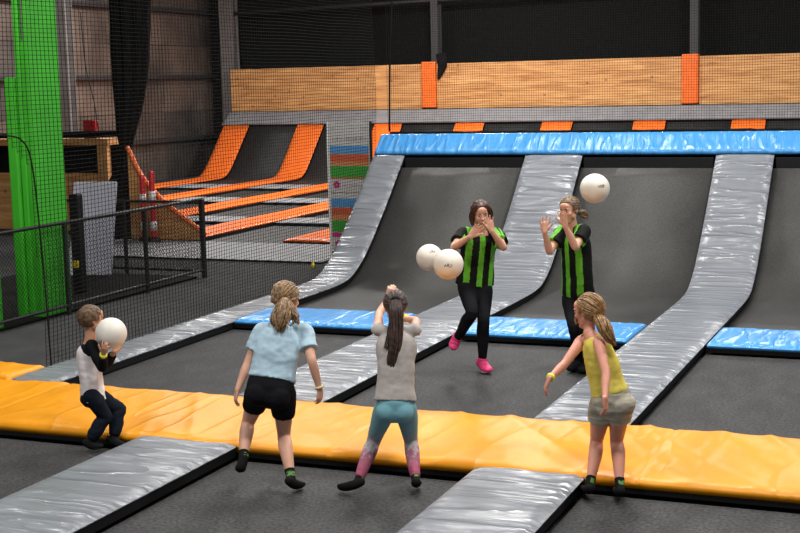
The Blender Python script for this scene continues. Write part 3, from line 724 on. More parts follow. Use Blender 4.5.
def head_into(bm, c, F, U, s):
    R = F.cross(U).normalized(); ax = (R, F, U)
    q = lambda r, f, u: c+(R*r+F*f+U*u)*s
    z3 = lambda a, b, d_: (a*s, b*s, d_*s)
    ball(bm, q(0, -.012, .034), z3(.074, .094, .086), ax, 24)
    tube(bm, [q(0, .025, .05), q(0, .036, .0), q(0, .045, -.045), q(0, .052, -.088)], [(.063*s, .058*s), (.062*s, .056*s), (.052*s, .045*s), (.028*s, .030*s)], side=R, n=20)
    ball(bm, q(0, .068, -.094), z3(.022, .018, .017), ax); 
    for sg in (-1, 1):
        ball(bm, q(sg*.048, .012, -.05), z3(.018, .03, .03), ax); ball(bm, q(sg*.036, .066, -.018), z3(.024, .022, .024), ax)
        ball(bm, q(sg*.074, -.004, .002), z3(.009, .018, .030), ax); ball(bm, q(sg*.080, -.012, .008), z3(.006, .012, .022), ax)
        ball(bm, q(sg*.030, .084, .030), z3(.024, .012, .009), ax); ball(bm, q(sg*.011, .098, -.028), z3(.0085, .009, .007), ax)
    ball(bm, q(0, .078, .055), z3(.05, .022, .035), ax)
    tube(bm, [q(0, .086, .022), q(0, .096, .0), q(0, .107, -.022)], [.008*s, .0085*s, .0115*s], n=10)
    ball(bm, q(0, .092, -.052), z3(.024, .009, .006), ax); ball(bm, q(0, .090, -.064), z3(.020, .009, .007), ax)
def face_parts(root, body, c, F, U, s, smile=False):
    R = F.cross(U).normalized(); q = lambda r, f, u: c+(R*r+F*f+U*u)*s; ax = (R, F, U)
    for sg in (-1, 1):
        bm = bmesh.new(); ball(bm, q(sg*.031, .086, .009), (.0125*s, .0085*s, .0068*s), ax); e_ = build('eye', bm, M['eye'], body)
        bm = bmesh.new(); ball(bm, q(sg*.031, .0925, .009), (.0052*s, .004*s, .0055*s), ax); build('iris', bm, M['iris'], body)
        bm = bmesh.new(); tube(bm, [q(sg*.014, .097, .026), q(sg*.032, .096, .032), q(sg*.048, .084, .026)], [.0026*s, .0032*s, .002*s], n=6); build('eyebrow', bm, M['iris'], body)
    bm = bmesh.new(); tube(bm, [q(-.024, .090, -.054), q(-.012, .0985, -.057), q(0, .101, -.056), q(.012, .0985, -.057), q(.024, .090, -.054)], [(.003*s, .003*s), (.005*s, .007*s), (.005*s, .0065*s), (.005*s, .007*s), (.003*s, .003*s)], side=F, n=8); build('lips', bm, M['lips'], body)
    if smile:
        bm = bmesh.new(); ball(bm, q(0, .1005, -.057), (.014*s, .004*s, .0035*s), ax); build('teeth', bm, M['eye'], body)
def paint_new(bm_tmp): pass
def wrinkle_bm(bm, amp, f=9, st=(1, 1, 1)):
    bm.normal_update()
    for v in bm.verts:
        p = V((v.co.x*st[0], v.co.y*st[1], v.co.z*st[2]))
        v.co += v.normal*amp*(noise.noise(p*f)+.5*noise.noise(p*f*2.3))
def hair_cap(bm, c, F, U, s, fr=.048, low=-.09, big=1.0, back=0):
    """skull cap of hair whose face opening is tucked in under the skin"""
    R = F.cross(U).normalized()
    res = bmesh.ops.create_uvsphere(bm, u_segments=48, v_segments=32, radius=1)
    for v in res['verts']:
        d = v.co.copy(); r, f, u = d.x*.084*big, d.y*.104*big-.014-back, d.z*.097*big+.036
        hide = (f > fr+.3*max(0, u-.06) and u < .090) or u < low
        if f > .0 and abs(r) > .05 and u < .0: hide = True
        k = .72 if hide else 1.0
        f0 = -.014
        v.co = c+(R*(r*k)+F*((f-f0)*k+f0)+U*((u-.03)*k+.03))*s
def locks(bm, c, F, U, s, gather, n, seed, r=.006, fr=.06, low=-.02, lift=1.04, wav=.004):
    """hair swept from the hairline over the skull to the gather point (local coords)"""
    R = F.cross(U).normalized(); rnd = random.Random(seed)
    g = V(gather); cen = V((0, -.012, .034)); rad = V((.084, .104, .096))
    gd = V(((g.x-cen.x)/rad.x, (g.y-cen.y)/rad.y, (g.z-cen.z)/rad.z)).normalized()
    for i in range(n):
        ang = rnd.uniform(-2.35, 2.35)   # 0 = crown line at front, +- to behind the ears
        st = V((sin(ang)*.95, (.62 if abs(ang) < 1.2 else .62-.75*(abs(ang)-1.2)), cos(ang)*.62+.12)).normalized()
        if rnd.random() < .35: st = (st+V((0, -.5, .4))*rnd.random()).normalized()
        P = []; K = 7; j = V((rnd.uniform(-1, 1), rnd.uniform(-1, 1), rnd.uniform(-1, 1)))*wav
        for k in range(K+1):
            t = k/K; w_ = st.slerp(gd, t) if st.angle(gd) < 3.1 else st.lerp(gd, t)
            l = lift+.03*sin(pi*t)*rnd.uniform(.3, 1)
            p = V((cen.x+w_.x*rad.x*l, cen.y+w_.y*rad.y*l, cen.z+w_.z*rad.z*l))+j*sin(pi*t)
            P.append(c+(R*p.x+F*p.y+U*p.z)*s)
        tube(bm, P, [r*s*.5]+[r*s]*(K-1)+[r*s*.8], n=6, sub=2)
def tail(bm, P, rad, n, seed, r=.006, wav=.01, spreadend=1.0, cut=.3):
    rnd = random.Random(seed); P = catmull([V(p) for p in P], 5); N_ = len(P)
    for i in range(n):
        a = rnd.uniform(0, 2*pi); q = math.sqrt(rnd.random()); end = 1-cut*rnd.random(); Q = []; ph = rnd.uniform(0, 6)
        for k in range(N_):
            t = k/(N_-1)
            if t > end: break
            d = (P[min(k+1, N_-1)]-P[max(k-1, 0)]).normalized(); x = d.orthogonal().normalized() if abs(d.x) > .9 else d.cross(X).normalized(); y = d.cross(x)
            rr = rad(t)*q
            Q.append(P[k]+x*(rr*cos(a)+wav*t*sin(ph+t*7))+y*(rr*sin(a)+wav*t*cos(ph*1.7+t*6)))
        if len(Q) > 3: tube(bm, Q, [r]*(len(Q)-2)+[r*.7, r*.3], n=5, sub=1)

class Person:
    pass
def torso_pts(P):
    """stations from crotch to neck base"""
    pel, N_, up = P.pel, P.neck, (P.neck-P.pel)
    L = up.length; hs = (P.HR-P.HL).normalized(); ss = (P.SR-P.SL).normalized()
    u = up.normalized(); b = P.bend
    return [pel-u*.085*P.k, pel, pel+up*.28+b*.35, pel+up*.55+b*.9, pel+up*.80+b*.8, pel+up*.93+b*.3, N_], hs, ss
def body_build(P, root, skinmat, sleeve=None):
    k = P.k; bm = bmesh.new()
    S, hs, ss = torso_pts(P); W = P.w; sides = [hs.lerp(ss, t) for t in (0, 0, .3, .6, .9, 1, 1)]
    S[0] = P.pel-(P.neck-P.pel).normalized()*.05*k
    tube(bm, S, [(W[0]*.55*k, .05*k), (W[0]*.95*k, .092*k), (W[1]*k, .084*k), (W[2]*k, .096*k), (W[3]*k, .088*k), (.085*k, .06*k), (.05*k, .05*k)], side=sides, n=20)
    tube(bm, [P.neck-(P.neck-P.pel).normalized()*.03*k, P.neck+(P.head-P.neck)*.4, P.head-P.U*.01*P.hs-P.F*.015*P.hs], [.058*P.hs*P.nk, .050*P.hs*P.nk, .052*P.hs*P.nk], n=16)
    head_into(bm, P.head, P.F, P.U, P.hs)
    a = P.arm
    for sh, el, wr in ((P.SL, P.EL, P.WL), (P.SR, P.ER, P.WR)):
        inn = P.neck.lerp(sh, .45)-(P.neck-P.pel).normalized()*.03*k
        tube(bm, [inn, sh, sh.lerp(el, .35), sh.lerp(el, .75), el, el.lerp(wr, .3), el.lerp(wr, .7), wr], [.045*a, .052*a, .047*a, .040*a, .037*a, .038*a, .030*a, (.024*a)], n=16)
    l = P.leg
    for hi, kn, an, toe, sd in ((P.HL, P.KL, P.AL, P.TL, 0), (P.HR, P.KR, P.AR, P.TR, 1)):
        shin = (an-kn).normalized(); fwd = (P.pf-shin*P.pf.dot(shin)).normalized()
        tube(bm, [hi+(hi-kn).normalized()*.02, hi.lerp(kn, .2), hi.lerp(kn, .6), kn.lerp(hi, .08), kn, kn.lerp(an, .28)-fwd*.012*l, kn.lerp(an, .6)-fwd*.006*l, kn.lerp(an, .88), an],
             [.082*l, .084*l, .068*l, .054*l, .052*l, .056*l, .045*l, .034*l, .033*l], n=18)
        f = (toe-an); fl = f.normalized(); heel = an-fl*.035*k+shin*.03*k
        tube(bm, [heel, an+shin*.035*k+fl*.03*k, an.lerp(toe, .6)+shin*.022*k, an.lerp(toe, .88)+shin*.006*k], [.022*k, (.028*k, .026*k), (.030*k, .016*k), (.022*k, .012*k)], side=fl.cross(shin).normalized(), n=14)
    s = P.hand
    for w_, (d, n, cu, sp, th, tc_), lf in ((P.WL, P.hL, True), (P.WR, P.hR, False)):
        hand_into(bm, w_, d, n, lf, s, cu, sp, th, tc_)
    bm = fuse(bm, P.vox, 2)
    body = build('body', bm, skinmat, root)
    face_parts(root, body, P.head, P.F, P.U, P.hs, getattr(P, 'smile', False))
    return body
def shirt_build(P, root, mats, extra=.014, lo=.0, sl=.55, slr=1.3, name='shirt', wid=None, fn=None, neck=.92, sleeve=True, amp=.005, flare=1.0, depth=1.0, vox=.008):
    k = P.k; bm = bmesh.new(); S, hs, ss = torso_pts(P); up = P.neck-P.pel
    W = wid or P.w
    sides = [hs, hs.lerp(ss, .2), hs.lerp(ss, .5), ss, ss]
    st = [P.pel+up*lo, S[2], S[3], S[4], P.pel+up*neck+P.bend*.3]
    st[0] = st[0]+P.bend*max(0, lo)
    rr = [((W[0]*k+extra)*flare, (.104*k+extra)*depth), ((W[1]*k+extra*1.5), (.095*k+extra)*depth), (W[2]*k+extra, (.100*k+extra)*depth), (W[3]*k+extra, .09*k+extra), (.088*k, .066*k)]
    if lo >= .2: del st[1], rr[1], sides[1]
    tube(bm, st, rr, side=sides, n=28, cap='flat')
    if sleeve:
        for sh, el in ((P.SL, P.EL), (P.SR, P.ER)):
            inn = P.neck.lerp(sh, .42)-up.normalized()*.035*k
            a = P.arm*.050*slr
            if sl > 1:
                wr = P.WL if sh is P.SL else P.WR
                tube(bm, [inn, sh, sh.lerp(el, .6), el, el.lerp(wr, sl-1)], [a*.95, a*1.05, a*.9, a*.85, a*.7], n=20, cap='flat')
            else: tube(bm, [inn, sh, sh.lerp(el, sl*.6), sh.lerp(el, sl)], [a*.95, a*1.02, a*1.05, a*1.12], n=20, cap='flat')
    bm = fuse(bm, vox, 2); wrinkle_bm(bm, amp, 9, (1, 1, 1.6))
    if fn:
        for f in bm.faces: f.material_index = fn(f.calc_center_median())
    return build(name, bm, mats, root)
def seg_dist(p, a, b):
    t = max(0, min(1, (p-a).dot(b-a)/(b-a).length_squared)); return (p-(a+(b-a)*t)).length, t
def legs_build(P, root, mats, upto, name, extra=.010, top=.10, flare=1.0, amp=.004, waistw=None, ankle=True, fn=None, label=None, knee=1.0, bell=1.0):
    """shorts or trousers: upto 0..1 thigh, 1..2 shin"""
    k = P.k; l = P.leg; bm = bmesh.new(); S, hs, ss = torso_pts(P); up = P.neck-P.pel; u = up.normalized()
    ww = waistw or P.w[0]
    tube(bm, [P.pel-u*.055*k, P.pel, P.pel+up*top+P.bend*top], [(ww*.84*k+extra, .092*k+extra), (ww*k+extra*.8, .106*k+extra), ((ww*.93)*k+extra*.6, .095*k+extra*.6)], side=hs, n=24, cap='start')
    for sg in (-1, 1): ball(bm, P.pel+hs*(ww*.46*k*sg)-u*.055*k-P.pf*.030*k, .078*k+extra)
    for hi, kn, an in ((P.HL, P.KL, P.AL), (P.HR, P.KR, P.AR)):
        shin = (an-kn).normalized(); fwd = (P.pf-shin*P.pf.dot(shin)).normalized()
        A = [(hi+(hi-kn).normalized()*.02, .084), (hi.lerp(kn, .2), .086), (hi.lerp(kn, .6), .070), (kn, .054*knee), (kn.lerp(an, .3)-fwd*.012*l, .058*knee), (kn.lerp(an, .65), .046*bell), (kn.lerp(an, .95), .036*bell)]
        ts = (-.02, .2, .6, 1, 1.3, 1.65, 1.95)
        Q = [q for q, t in zip(A, ts) if t < upto-.03]
        if upto < 1: Q.append((hi.lerp(kn, upto), (.078-.018*upto)))
        elif upto < 1.9: Q.append((kn.lerp(an, upto-1), .045))
        tube(bm, [q[0] for q in Q], [q[1]*l+extra*(flare if i == len(Q)-1 else 1) for i, q in enumerate(Q)], n=22, cap='start')
    bm = fuse(bm, .007, 7); wrinkle_bm(bm, amp, 10, (1, 1, 1.5))
    if fn:
        for f in bm.faces: f.material_index = fn(f.calc_center_median())
    return build(name, bm, mats, root, label=label)
def sock(P, root, an, kn, toe, h=.09):
    k = P.k; shin = (an-kn).normalized(); fl = (toe-an).normalized(); bm = bmesh.new()
    heel = an-fl*.035*k+shin*.035*k; sd = fl.cross(shin).normalized()
    tube(bm, [heel, an+shin*.035*k+fl*.03*k, an.lerp(toe, .7)+shin*.02*k, toe], [.034*k, (.040*k, .038*k), (.044*k, .028*k), (.036*k, .022*k)], side=sd, n=16)
    tube(bm, [an+shin*.03*k, an, an-shin*h*.6, an-shin*h], [.038*k, .037*P.leg, .0385*P.leg, .041*P.leg], n=16, cap='flat')
    bm = fuse(bm, .006, 2); c0 = an-shin*h*.35
    def g(f):
        q = f.calc_center_median(); t = (q-c0).dot(shin)
        return 1 if abs(t) < .016 and noise.noise(q*60) > -.12 and (q-c0).dot(sd) < .012 else 0
    for f in bm.faces: f.material_index = g(f)
    return build('sock', bm, [M['sockblack'], M['sockgreen']], root, label='black ankle sock with a green print')
def shoe(P, root, an, kn, toe, m1, m2, label, R_=1.0):
    k = P.k*R_; shin = (an-kn).normalized(); fl = (toe-an); fl = (fl-shin*fl.dot(shin)*.3).normalized(); sd = fl.cross(shin).normalized(); dn = sd.cross(fl); 
    if dn.dot(shin) < 0: dn = -dn
    bm = bmesh.new()
    tube(bm, [an-fl*.045*k+dn*.045*k, an+dn*.045*k+fl*.03*k, an.lerp(toe, .65)+dn*.04*k, toe+dn*.02*k], [(.044*k, .046*k), (.050*k, .057*k), (.052*k, .044*k), (.042*k, .030*k)], side=sd, n=16)
    tube(bm, [an+dn*.035*k, an-shin*.03*k], [.048*k, .045*k], n=14, cap='flat')
    bm = fuse(bm, .006, 1); s_ = build('shoe', bm, m1, root, label=label)
    bm = bmesh.new(); o = dn*.068*k
    tube(bm, [an-fl*.06*k+o, an+o+fl*.03*k, an.lerp(toe, .65)+o, toe+dn*.045*k], [(.034*k, .012*k), (.04*k, .012*k), (.047*k, .011*k), (.036*k, .010*k)], side=sd, n=14); build('sole', bm, m2, s_)
    bm = bmesh.new()
    for t in (.25, .4, .55):
        c = an.lerp(toe, t)-dn*(.0-.012*k*t*3); rod(bm, c-sd*.02*k, c+sd*.02*k, .004*k, 6)
    build('laces', bm, m2, s_)
def band(root, wr, el, r, mm, label):
    d = (el-wr).normalized(); bm = bmesh.new(); tube(bm, [wr+d*.006, wr+d*.022], [r, r*1.03], n=16, sub=1, cap='flat'); build('wristband', bm, mm, root, label=label)
def horiz(v): return V((v.x, v.y, 0)).normalized()
AWAY = CAMF.copy(); RIGHT = cr0.copy(); TOC = -CAMF

# --- girl in blue, seen from behind, bent forward
def kid_legs(P, HL, HR, KL, KR, AL, AR, th, sh, D, farL=True, farR=True, nearAL=False, nearAR=False):
    P.HL, P.HR = at(*HL), at(*HR)
    P.KL = reach(*KL, D, P.HL, th, farL); P.KR = reach(*KR, D, P.HR, th, farR)
    P.AL = reach(*AL, D, P.KL, sh, nearAL); P.AR = reach(*AR, D, P.KR, sh, nearAR)
def person(name_label, foot, D):
    p = at(foot[0], foot[1], D); return empty('person', V((p.x, p.y, 0)), label=name_label, cat='person')

P = Person(); D = 8.95
P.k = .88; P.hs = .97; P.arm = .84; P.leg = .88; P.hand = .82; P.vox = .0055; P.nk = .85
P.pel = at(270, 388, D-.05); P.neck = at(283, 323, D+.16); P.head = at(287, 301, D+.24)
P.bend = TOC*.04; P.w = (.150, .135, .150, .150)
P.SL = at(262, 331, D+.10); P.SR = at(305, 331, D+.12)
kid_legs(P, (259, 391, D-.02), (283, 395, D-.02), (248, 423), (284, 435), (243, 459.5), (291, 478.5), .32, .33, D)
P.pf = AWAY; P.F = (AWAY*.9+RIGHT*.35-Z*.12).normalized(); P.U = (Z+P.F*.15-RIGHT*.05).normalized(); P.U = (P.U-P.F*P.U.dot(P.F)).normalized()
P.EL = reach(248, 363, D, P.SL, .235, False); P.WL = reach(237.5, 390, D, P.EL, .20, False)
P.ER = reach(312, 361, D, P.SR, .235, False); P.WR = reach(319.5, 389, D, P.ER, .20, True)
P.TL = P.AL+(P.AL-P.KL).normalized()*.11+AWAY*.06-RIGHT*.02; P.TR = P.AR+RIGHT*.065+AWAY*.075-Z*.068
P.hL = ((-Z*.9-RIGHT*.25), RIGHT*.8+AWAY*.3, (.35, .4, .5, .55), .12, .5, .3); P.hR = (-Z, -RIGHT*.7+AWAY*.5, (.4, .45, .5, .55), .1, .45, .4)
def feet_check(nm, P): print('FEET', nm, round(P.AL.z, 3), round(P.AR.z, 3), 'y', round(P.AL.y,2), round(P.AR.y,2), 'toes', round(P.TL.z, 3), round(P.TR.z, 3), 'knee', round(P.KL.z, 2), round(P.KR.z, 2), 'head', round(P.head.z, 2), 'upleg', round((P.HL-P.AL).length, 2), 'arm', round((P.EL-P.SL).length, 2), round((P.WL-P.EL).length, 2), round((P.ER-P.SR).length, 2), round((P.WR-P.ER).length, 2))
feet_check('g1', P)
r = person('girl seen from behind in a pale blue T-shirt and black shorts, leaning forward', (280, 485), D)
body_build(P, r, M['skin_fair'])
shirt_build(P, r, M['c_blue'], .016, .13, .62, 1.35, wid=(.165, .150, .158, .150), flare=1.0, amp=.008)
legs_build(P, r, M['c_black'], .50, 'shorts', .014, .22, 1.3, waistw=.168)
sock(P, r, P.AL, P.KL, P.TL, .07); sock(P, r, P.AR, P.KR, P.TR, .07)
band(r, P.WR, P.ER, .030, M['bandcream'], 'cream wristband')
bm = bmesh.new(); hair_cap(bm, P.head, P.F, P.U, P.hs, big=1.06); locks(bm, P.head, P.F, P.U, P.hs, (0, -.118, .0), 240, 3, .0048, wav=.012, lift=1.06)
tail(bm, [at(285, 303, D+.11), at(283, 312, D+.05), at(281.5, 322, D+.0), at(279, 335, D-.02)], lambda t: .040+.025*sin(pi*t)-.03*t, 110, 4, .005, .016, cut=.45)
tail(bm, [at(287, 303, D+.11), at(292, 311, D+.07), at(296, 319, D+.04), at(295, 326, D+.02)], lambda t: .034-.014*t, 60, 14, .005, .012, cut=.45)
tail(bm, [at(283, 303, D+.11), at(277, 311, D+.08), at(274, 320, D+.05), at(275, 328, D+.03)], lambda t: .032-.014*t, 55, 15, .005, .012, cut=.45)
h = build('hair', bm, M['h_dblond'], r, label='messy dark blond ponytail')
bm = bmesh.new(); c = at(284.5, 305, D+.12); tube(bm, [c+Z*.02, c, c-Z*.02], [.036, .04, .036], n=16); build('hair_tie', bm, M['h_dblond'], h)

# --- girl in grey with long dark ponytail, arms raised away
P = Person(); D = 8.86
P.k = .84; P.hs = .90; P.arm = .74; P.leg = .78; P.hand = .80; P.vox = .0055; P.nk = .8
P.pel = at(395, 404, D-.05); P.neck = at(397, 327, D+.10); P.head = at(395.5, 308, D+.16)
P.bend = TOC*.02; P.w = (.140, .118, .132, .140)
P.SL = at(378, 330, D+.10); P.SR = at(415, 330, D+.08)
kid_legs(P, (385, 409, D-.02), (406, 409, D-.02), (373.5, 441), (411, 441), (358.5, 480), (415.5, 479), .32, .33, D)
P.pf = AWAY; P.F = (AWAY-Z*.05).normalized(); P.U = (Z+P.F*.05).normalized()
P.EL = reach(379, 314, D, P.SL, .23, True); P.WL = reach(388.5, 298, D, P.EL, .195, True)
P.ER = reach(416, 321, D, P.SR, .23, True); P.WR = reach(405, 318, D, P.ER, .195, True)
P.TL = P.AL-RIGHT*.125+AWAY*.03-Z*.055; P.TR = P.AR+AWAY*.12+RIGHT*.01-Z*.055
P.hL = ((Z*.9+RIGHT*.3), AWAY, (.7, .75, .8, .85), .05, .5, .6); P.hR = (-RIGHT*.6+AWAY*.5+Z*.3, AWAY, (.5, .5, .5, .5), .1, .5, .4)
feet_check('g2', P)
r = person('girl seen from behind with a long dark ponytail, grey top and teal to pink leggings', (388, 488), D)
body_build(P, r, M['skin_fair'])
shirt_build(P, r, M['c_grey'], .014, .04, .16, 1.12, wid=(.142, .124, .135, .148), flare=1.08)
legs_build(P, r, M['c_legg'], 2.0, 'leggings', .006, .1, 1, .002)
sock(P, r, P.AL, P.KL, P.TL, .05); sock(P, r, P.AR, P.KR, P.TR, .05)
band(r, P.WR, P.ER, .028, M['bandyellow'], 'yellow wristband')
bm = bmesh.new(); hair_cap(bm, P.head, P.F, P.U, P.hs, big=1.04); locks(bm, P.head, P.F, P.U, P.hs, (0, -.112, .045), 240, 5, .0048, wav=.006)
tail(bm, [at(395, 303, D+.05), at(396, 312, D+.01), at(396, 328, D-.02), at(395, 345, D-.05), at(392, 360, D-.06), at(394, 374, D-.06)], lambda t: .040+.012*sin(pi*t)-.026*t, 90, 6, .0065, .012, cut=.25)
tail(bm, [at(393, 303, D+.05), at(391, 325, D+.0), at(388, 345, D-.04), at(386, 350, D-.05)], lambda t: .016, 18, 8, .006, .008, cut=.3)
h = build('hair', bm, M['h_dark'], r, label='long dark brown ponytail')
bm = bmesh.new(); c = at(395.5, 302, D+.06); tube(bm, [c+Z*.012, c-Z*.012], [.032, .034], n=16); build('hair_tie', bm, M['j_black'], h)

# --- girl in yellow
P = Person(); D = 8.58
P.k = .84; P.hs = .92; P.arm = .76; P.leg = .84; P.hand = .82; P.vox = .0055; P.nk = .8
DR = (AWAY*.75-RIGHT*.66).normalized()      # the way her chest faces
SD = DR.cross(Z)                             # her right-hand side
P.pel = at(611, 397, D-.02); P.neck = at(589.5, 333, D+.04); P.head = at(588.5, 312.5, D+.08)
P.bend = -DR*.02; P.w = (.140, .115, .130, .130)
P.SR = at(599, 344, D-.07); P.SL = at(581.5, 341, D+.14)
kid_legs(P, (602, 405, D+.02), (620, 404, D-.04), (596.5, 441), (616.5, 441), (590, 485), (620, 487), .31, .325, D)
P.pf = (AWAY-RIGHT*.3).normalized(); P.F = (AWAY*.62-RIGHT*.75-Z*.1).normalized(); P.U = (Z+P.F*.1).normalized()
P.EL = reach(564.5, 364, D, P.SL, .24, False); P.WL = reach(549.5, 378.5, D, P.EL, .20, False)
P.ER = reach(606, 373, D, P.SR, .235, False); P.WR = reach(605, 399, D, P.ER, .20, False)
P.TL = P.AL+AWAY*.11-RIGHT*.04-Z*.05; P.TR = P.AR+AWAY*.12-RIGHT*.0-Z*.05
P.hL = (-Z*.75-RIGHT*.35, RIGHT*.7-Z*.1, (.35, .4, .5, .5), .12, .5, .3); P.hR = (-Z+RIGHT*.1, AWAY*.4-RIGHT*.6, (.5, .55, .6, .6), .05, .4, .4)
feet_check('g3', P)
r = person('girl in a yellow sleeveless top and beige shorts, reaching one arm to the left', (605, 492), D)
body_build(P, r, M['skin_pink'])
shirt_build(P, r, M['c_yel'], .010, .06, .1, 1, 'tank_top', wid=(.140, .120, .134, .116), neck=.93, sleeve=False, flare=1.0, amp=.006)
S_ = torso_pts(P)[0]
for a, b in ((P.SR, 0), (P.SL, 1)):
    bm = bmesh.new(); m_ = P.neck.lerp(a, .52); u_ = (P.neck-P.pel).normalized()
    tube(bm, [m_-u_*.09-DR*.072, m_-u_*.03-DR*.052, m_+u_*.022, m_-u_*.03+DR*.05, m_-u_*.10+DR*.075], [(.014, .005)]*5, side=SD, n=10); build('strap', bm, M['c_yel'], r)
legs_build(P, r, M['c_beige'], .40, 'shorts', .015, .13, 1.5, .005, waistw=.145)
sock(P, r, P.AL, P.KL, P.TL, .06); sock(P, r, P.AR, P.KR, P.TR, .06)
band(r, P.WL, P.EL, .028, M['bandyellow'], 'yellow wristband')
bm = bmesh.new(); hair_cap(bm, P.head, P.F, P.U, P.hs, fr=.05, big=1.05); locks(bm, P.head, P.F, P.U, P.hs, (.0, -.115, -.015), 240, 11, .0048, wav=.008)
tail(bm, [at(597, 318, D-.0), at(601, 322, D-.06), at(606, 329, D-.10), at(611, 338, D-.11), at(615, 347, D-.10)], lambda t: .022+.028*sin(pi*min(1, t*1.1))-.012*t, 80, 12, .006, .012, cut=.4)
tail(bm, [at(579, 309, D+.1), at(576.5, 318, D+.1), at(577, 326, D+.08)], lambda t: .01, 8, 13, .005, .006)
h = build('hair', bm, M['h_gold'], r, label='golden brown ponytail')
bm = bmesh.new(); c = at(598, 319, D-.02); tube(bm, [c-SD*.012, c+SD*.012], [.024, .024], n=12); build('hair_tie', bm, M['h_gold'], h)

# --- boy with ball
P = Person(); D = 10.03
P.k = .72; P.hs = .87; P.arm = .70; P.leg = .66; P.hand = .72; P.vox = .0055; P.nk = .95
FD = (RIGHT*.9+AWAY*.42).normalized(); SD = FD.cross(Z)
P.pel = at(93, 393, D); P.neck = at(90, 340, D+.02); P.head = at(91.5, 320.5, D+.03)
P.bend = -FD*.02; P.w = (.115, .112, .115, .110)
P.SR = at(92, 346.5, D-.10); P.SL = at(91.5, 345, D+.13)
P.HR = at(93, 397, D-.06); P.HL = at(97, 396, D+.06)
P.AR = at(90.5, 440.5, 9.98); P.AL = at(114, 437, 10.05)
P.KR = ik(P.HR, P.AR, .19, .205, FD); P.KL = ik(P.HL, P.AL, .20, .215, FD)
P.pf = FD; P.F = (FD*.95+AWAY*.1).normalized(); P.U = Z.copy(); P.U = (P.U-P.F*P.U.dot(P.F)).normalized()
P.ER = reach(102.5, 367, D-.12, P.SR, .19, False); P.WR = reach(103.5, 353.5, D-.1, P.ER, .165, False)
P.EL = reach(107, 363, D+.1, P.SL, .19, False); P.WL = reach(114, 352, D, P.EL, .165, False)
P.TR = P.AR+RIGHT*.085-Z*.035; P.TL = P.AL+RIGHT*.08-AWAY*.03-Z*.035
bc = at(111, 333.3, 9.90)
hn = [(bc-q).normalized() for q in (P.WR, P.WL)]
hd = [(Z+RIGHT*.35)-n*(Z+RIGHT*.35).dot(n) for n in hn]
for q, n in (('WR', hn[0]), ('WL', hn[1])):
    if (bc-getattr(P, q)).length < .150: setattr(P, q, bc-n*.150)
P.hR = (hd[0], hn[0], (.45, .45, .45, .45), .15, .7, .2); P.hL = (hd[1], hn[1], (.4, .4, .4, .4), .15, .6, .2)
feet_check('boy', P)
r = person('small boy in a white shirt with black sleeves and dark jeans holding up a ball', (100, 445), D)
body_build(P, r, M['skin_tan'])
def rag(q):
    best = min(seg_dist(q, P.SL, P.EL)[0], seg_dist(q, P.SR, P.ER)[0], seg_dist(q, P.ER, P.WR)[0], seg_dist(q, P.EL, P.WL)[0])
    d2 = seg_dist(q, P.neck, P.SR)[0]-.02; d3 = seg_dist(q, P.neck, P.SL)[0]-.02
    return 1 if min(best, d2, d3) < .060 else 0
shirt_build(P, r, [M['c_white'], M['c_black']], .018, -.14, 1.75, 1.35, wid=(.125, .120, .120, .112), fn=rag, flare=1.05)
legs_build(P, r, M['c_jeans'], 2.0, 'jeans', .012, .2, 1, .006, knee=1.1, bell=1.35)
for an, kn, to in ((P.AL, P.KL, P.TL), (P.AR, P.KR, P.TR)): shoe(P, r, an, kn, to, M['sockblack'], M['skirt'], None, .85)
band(r, P.WR, P.ER, .028, M['bandyellow'], 'yellow green wristband')
bm = bmesh.new(); hair_cap(bm, P.head, P.F, P.U, P.hs, fr=.058, low=-.05, big=1.04)
rnd = random.Random(5); R_ = P.F.cross(P.U)
for i in range(900):
    d = V((rnd.gauss(0, 1), rnd.gauss(0, 1), rnd.gauss(0, 1)+.3)).normalized()
    if (d.y > .35 and d.z < .45) or d.z < -.62 or (d.y > 0 and d.z < -.1): continue
    tn = V((-.0, -.35, -1)) if d.z < .75 else V((rnd.uniform(-.5, .5), .9, -.2)); tn = (tn-d*tn.dot(d)).normalized()
    pt = [V((0, -.014, .036))+V(((d+tn*t).normalized().x*.086*l_, (d+tn*t).normalized().y*.106*l_, (d+tn*t).normalized().z*.099*l_)) for t, l_ in ((0, 1.01), (.2, 1.025), (.38, 1.015))]
    tube(bm, [P.head+(R_*p.x+P.F*p.y+P.U*p.z)*P.hs for p in pt], [.0032, .0036, .0015], n=5, sub=2)
build('hair', bm, M['h_brown'], r, label='short brown hair')

# --- women in striped jerseys
def jersey_fn(P, SD, FD, w_, ph, gs=.022):
    def fn(q):
        for sh, el in ((P.SL, P.EL), (P.SR, P.ER)):
            d, t = seg_dist(q, sh, el)
            a = (sh-P.neck).normalized()
            if (q-sh).dot(a) > -.01 and d < .085:
                ax = (el-sh).normalized(); o = (q-(sh+ax*(q-sh).dot(ax)))
                sd = ax.cross(FD).normalized(); return 1 if abs(o.dot(sd)+.0) < gs else 0
        c = P.pel.lerp(P.neck, max(0, min(1, (q-P.pel).dot(P.neck-P.pel)/(P.neck-P.pel).length_squared)))
        x = (q-c).dot(SD)+ph
        return 1 if (x/w_) % 2 < .9 else 0
    return fn
P = Person(); D = 12.62
P.k = .97; P.hs = .98; P.arm = .92; P.leg = .94; P.hand = 1.0; P.vox = .006; P.nk = .9
FD = (TOC*.97+RIGHT*.25).normalized(); SD = FD.cross(Z)       # SD = her right = image left
P.pel = at(475, 281, D+.05); P.neck = at(481, 229, D-.02); P.head = at(481, 214.5, D-.07)
P.bend = -FD*.02; P.w = (.155, .125, .140, .150)
P.SR = at(463.5, 234, D-.02); P.SL = at(496.5, 234.5, D+.02)
P.HR = at(466.5, 286, D+.03); P.HL = at(483.5, 287, D+.05)
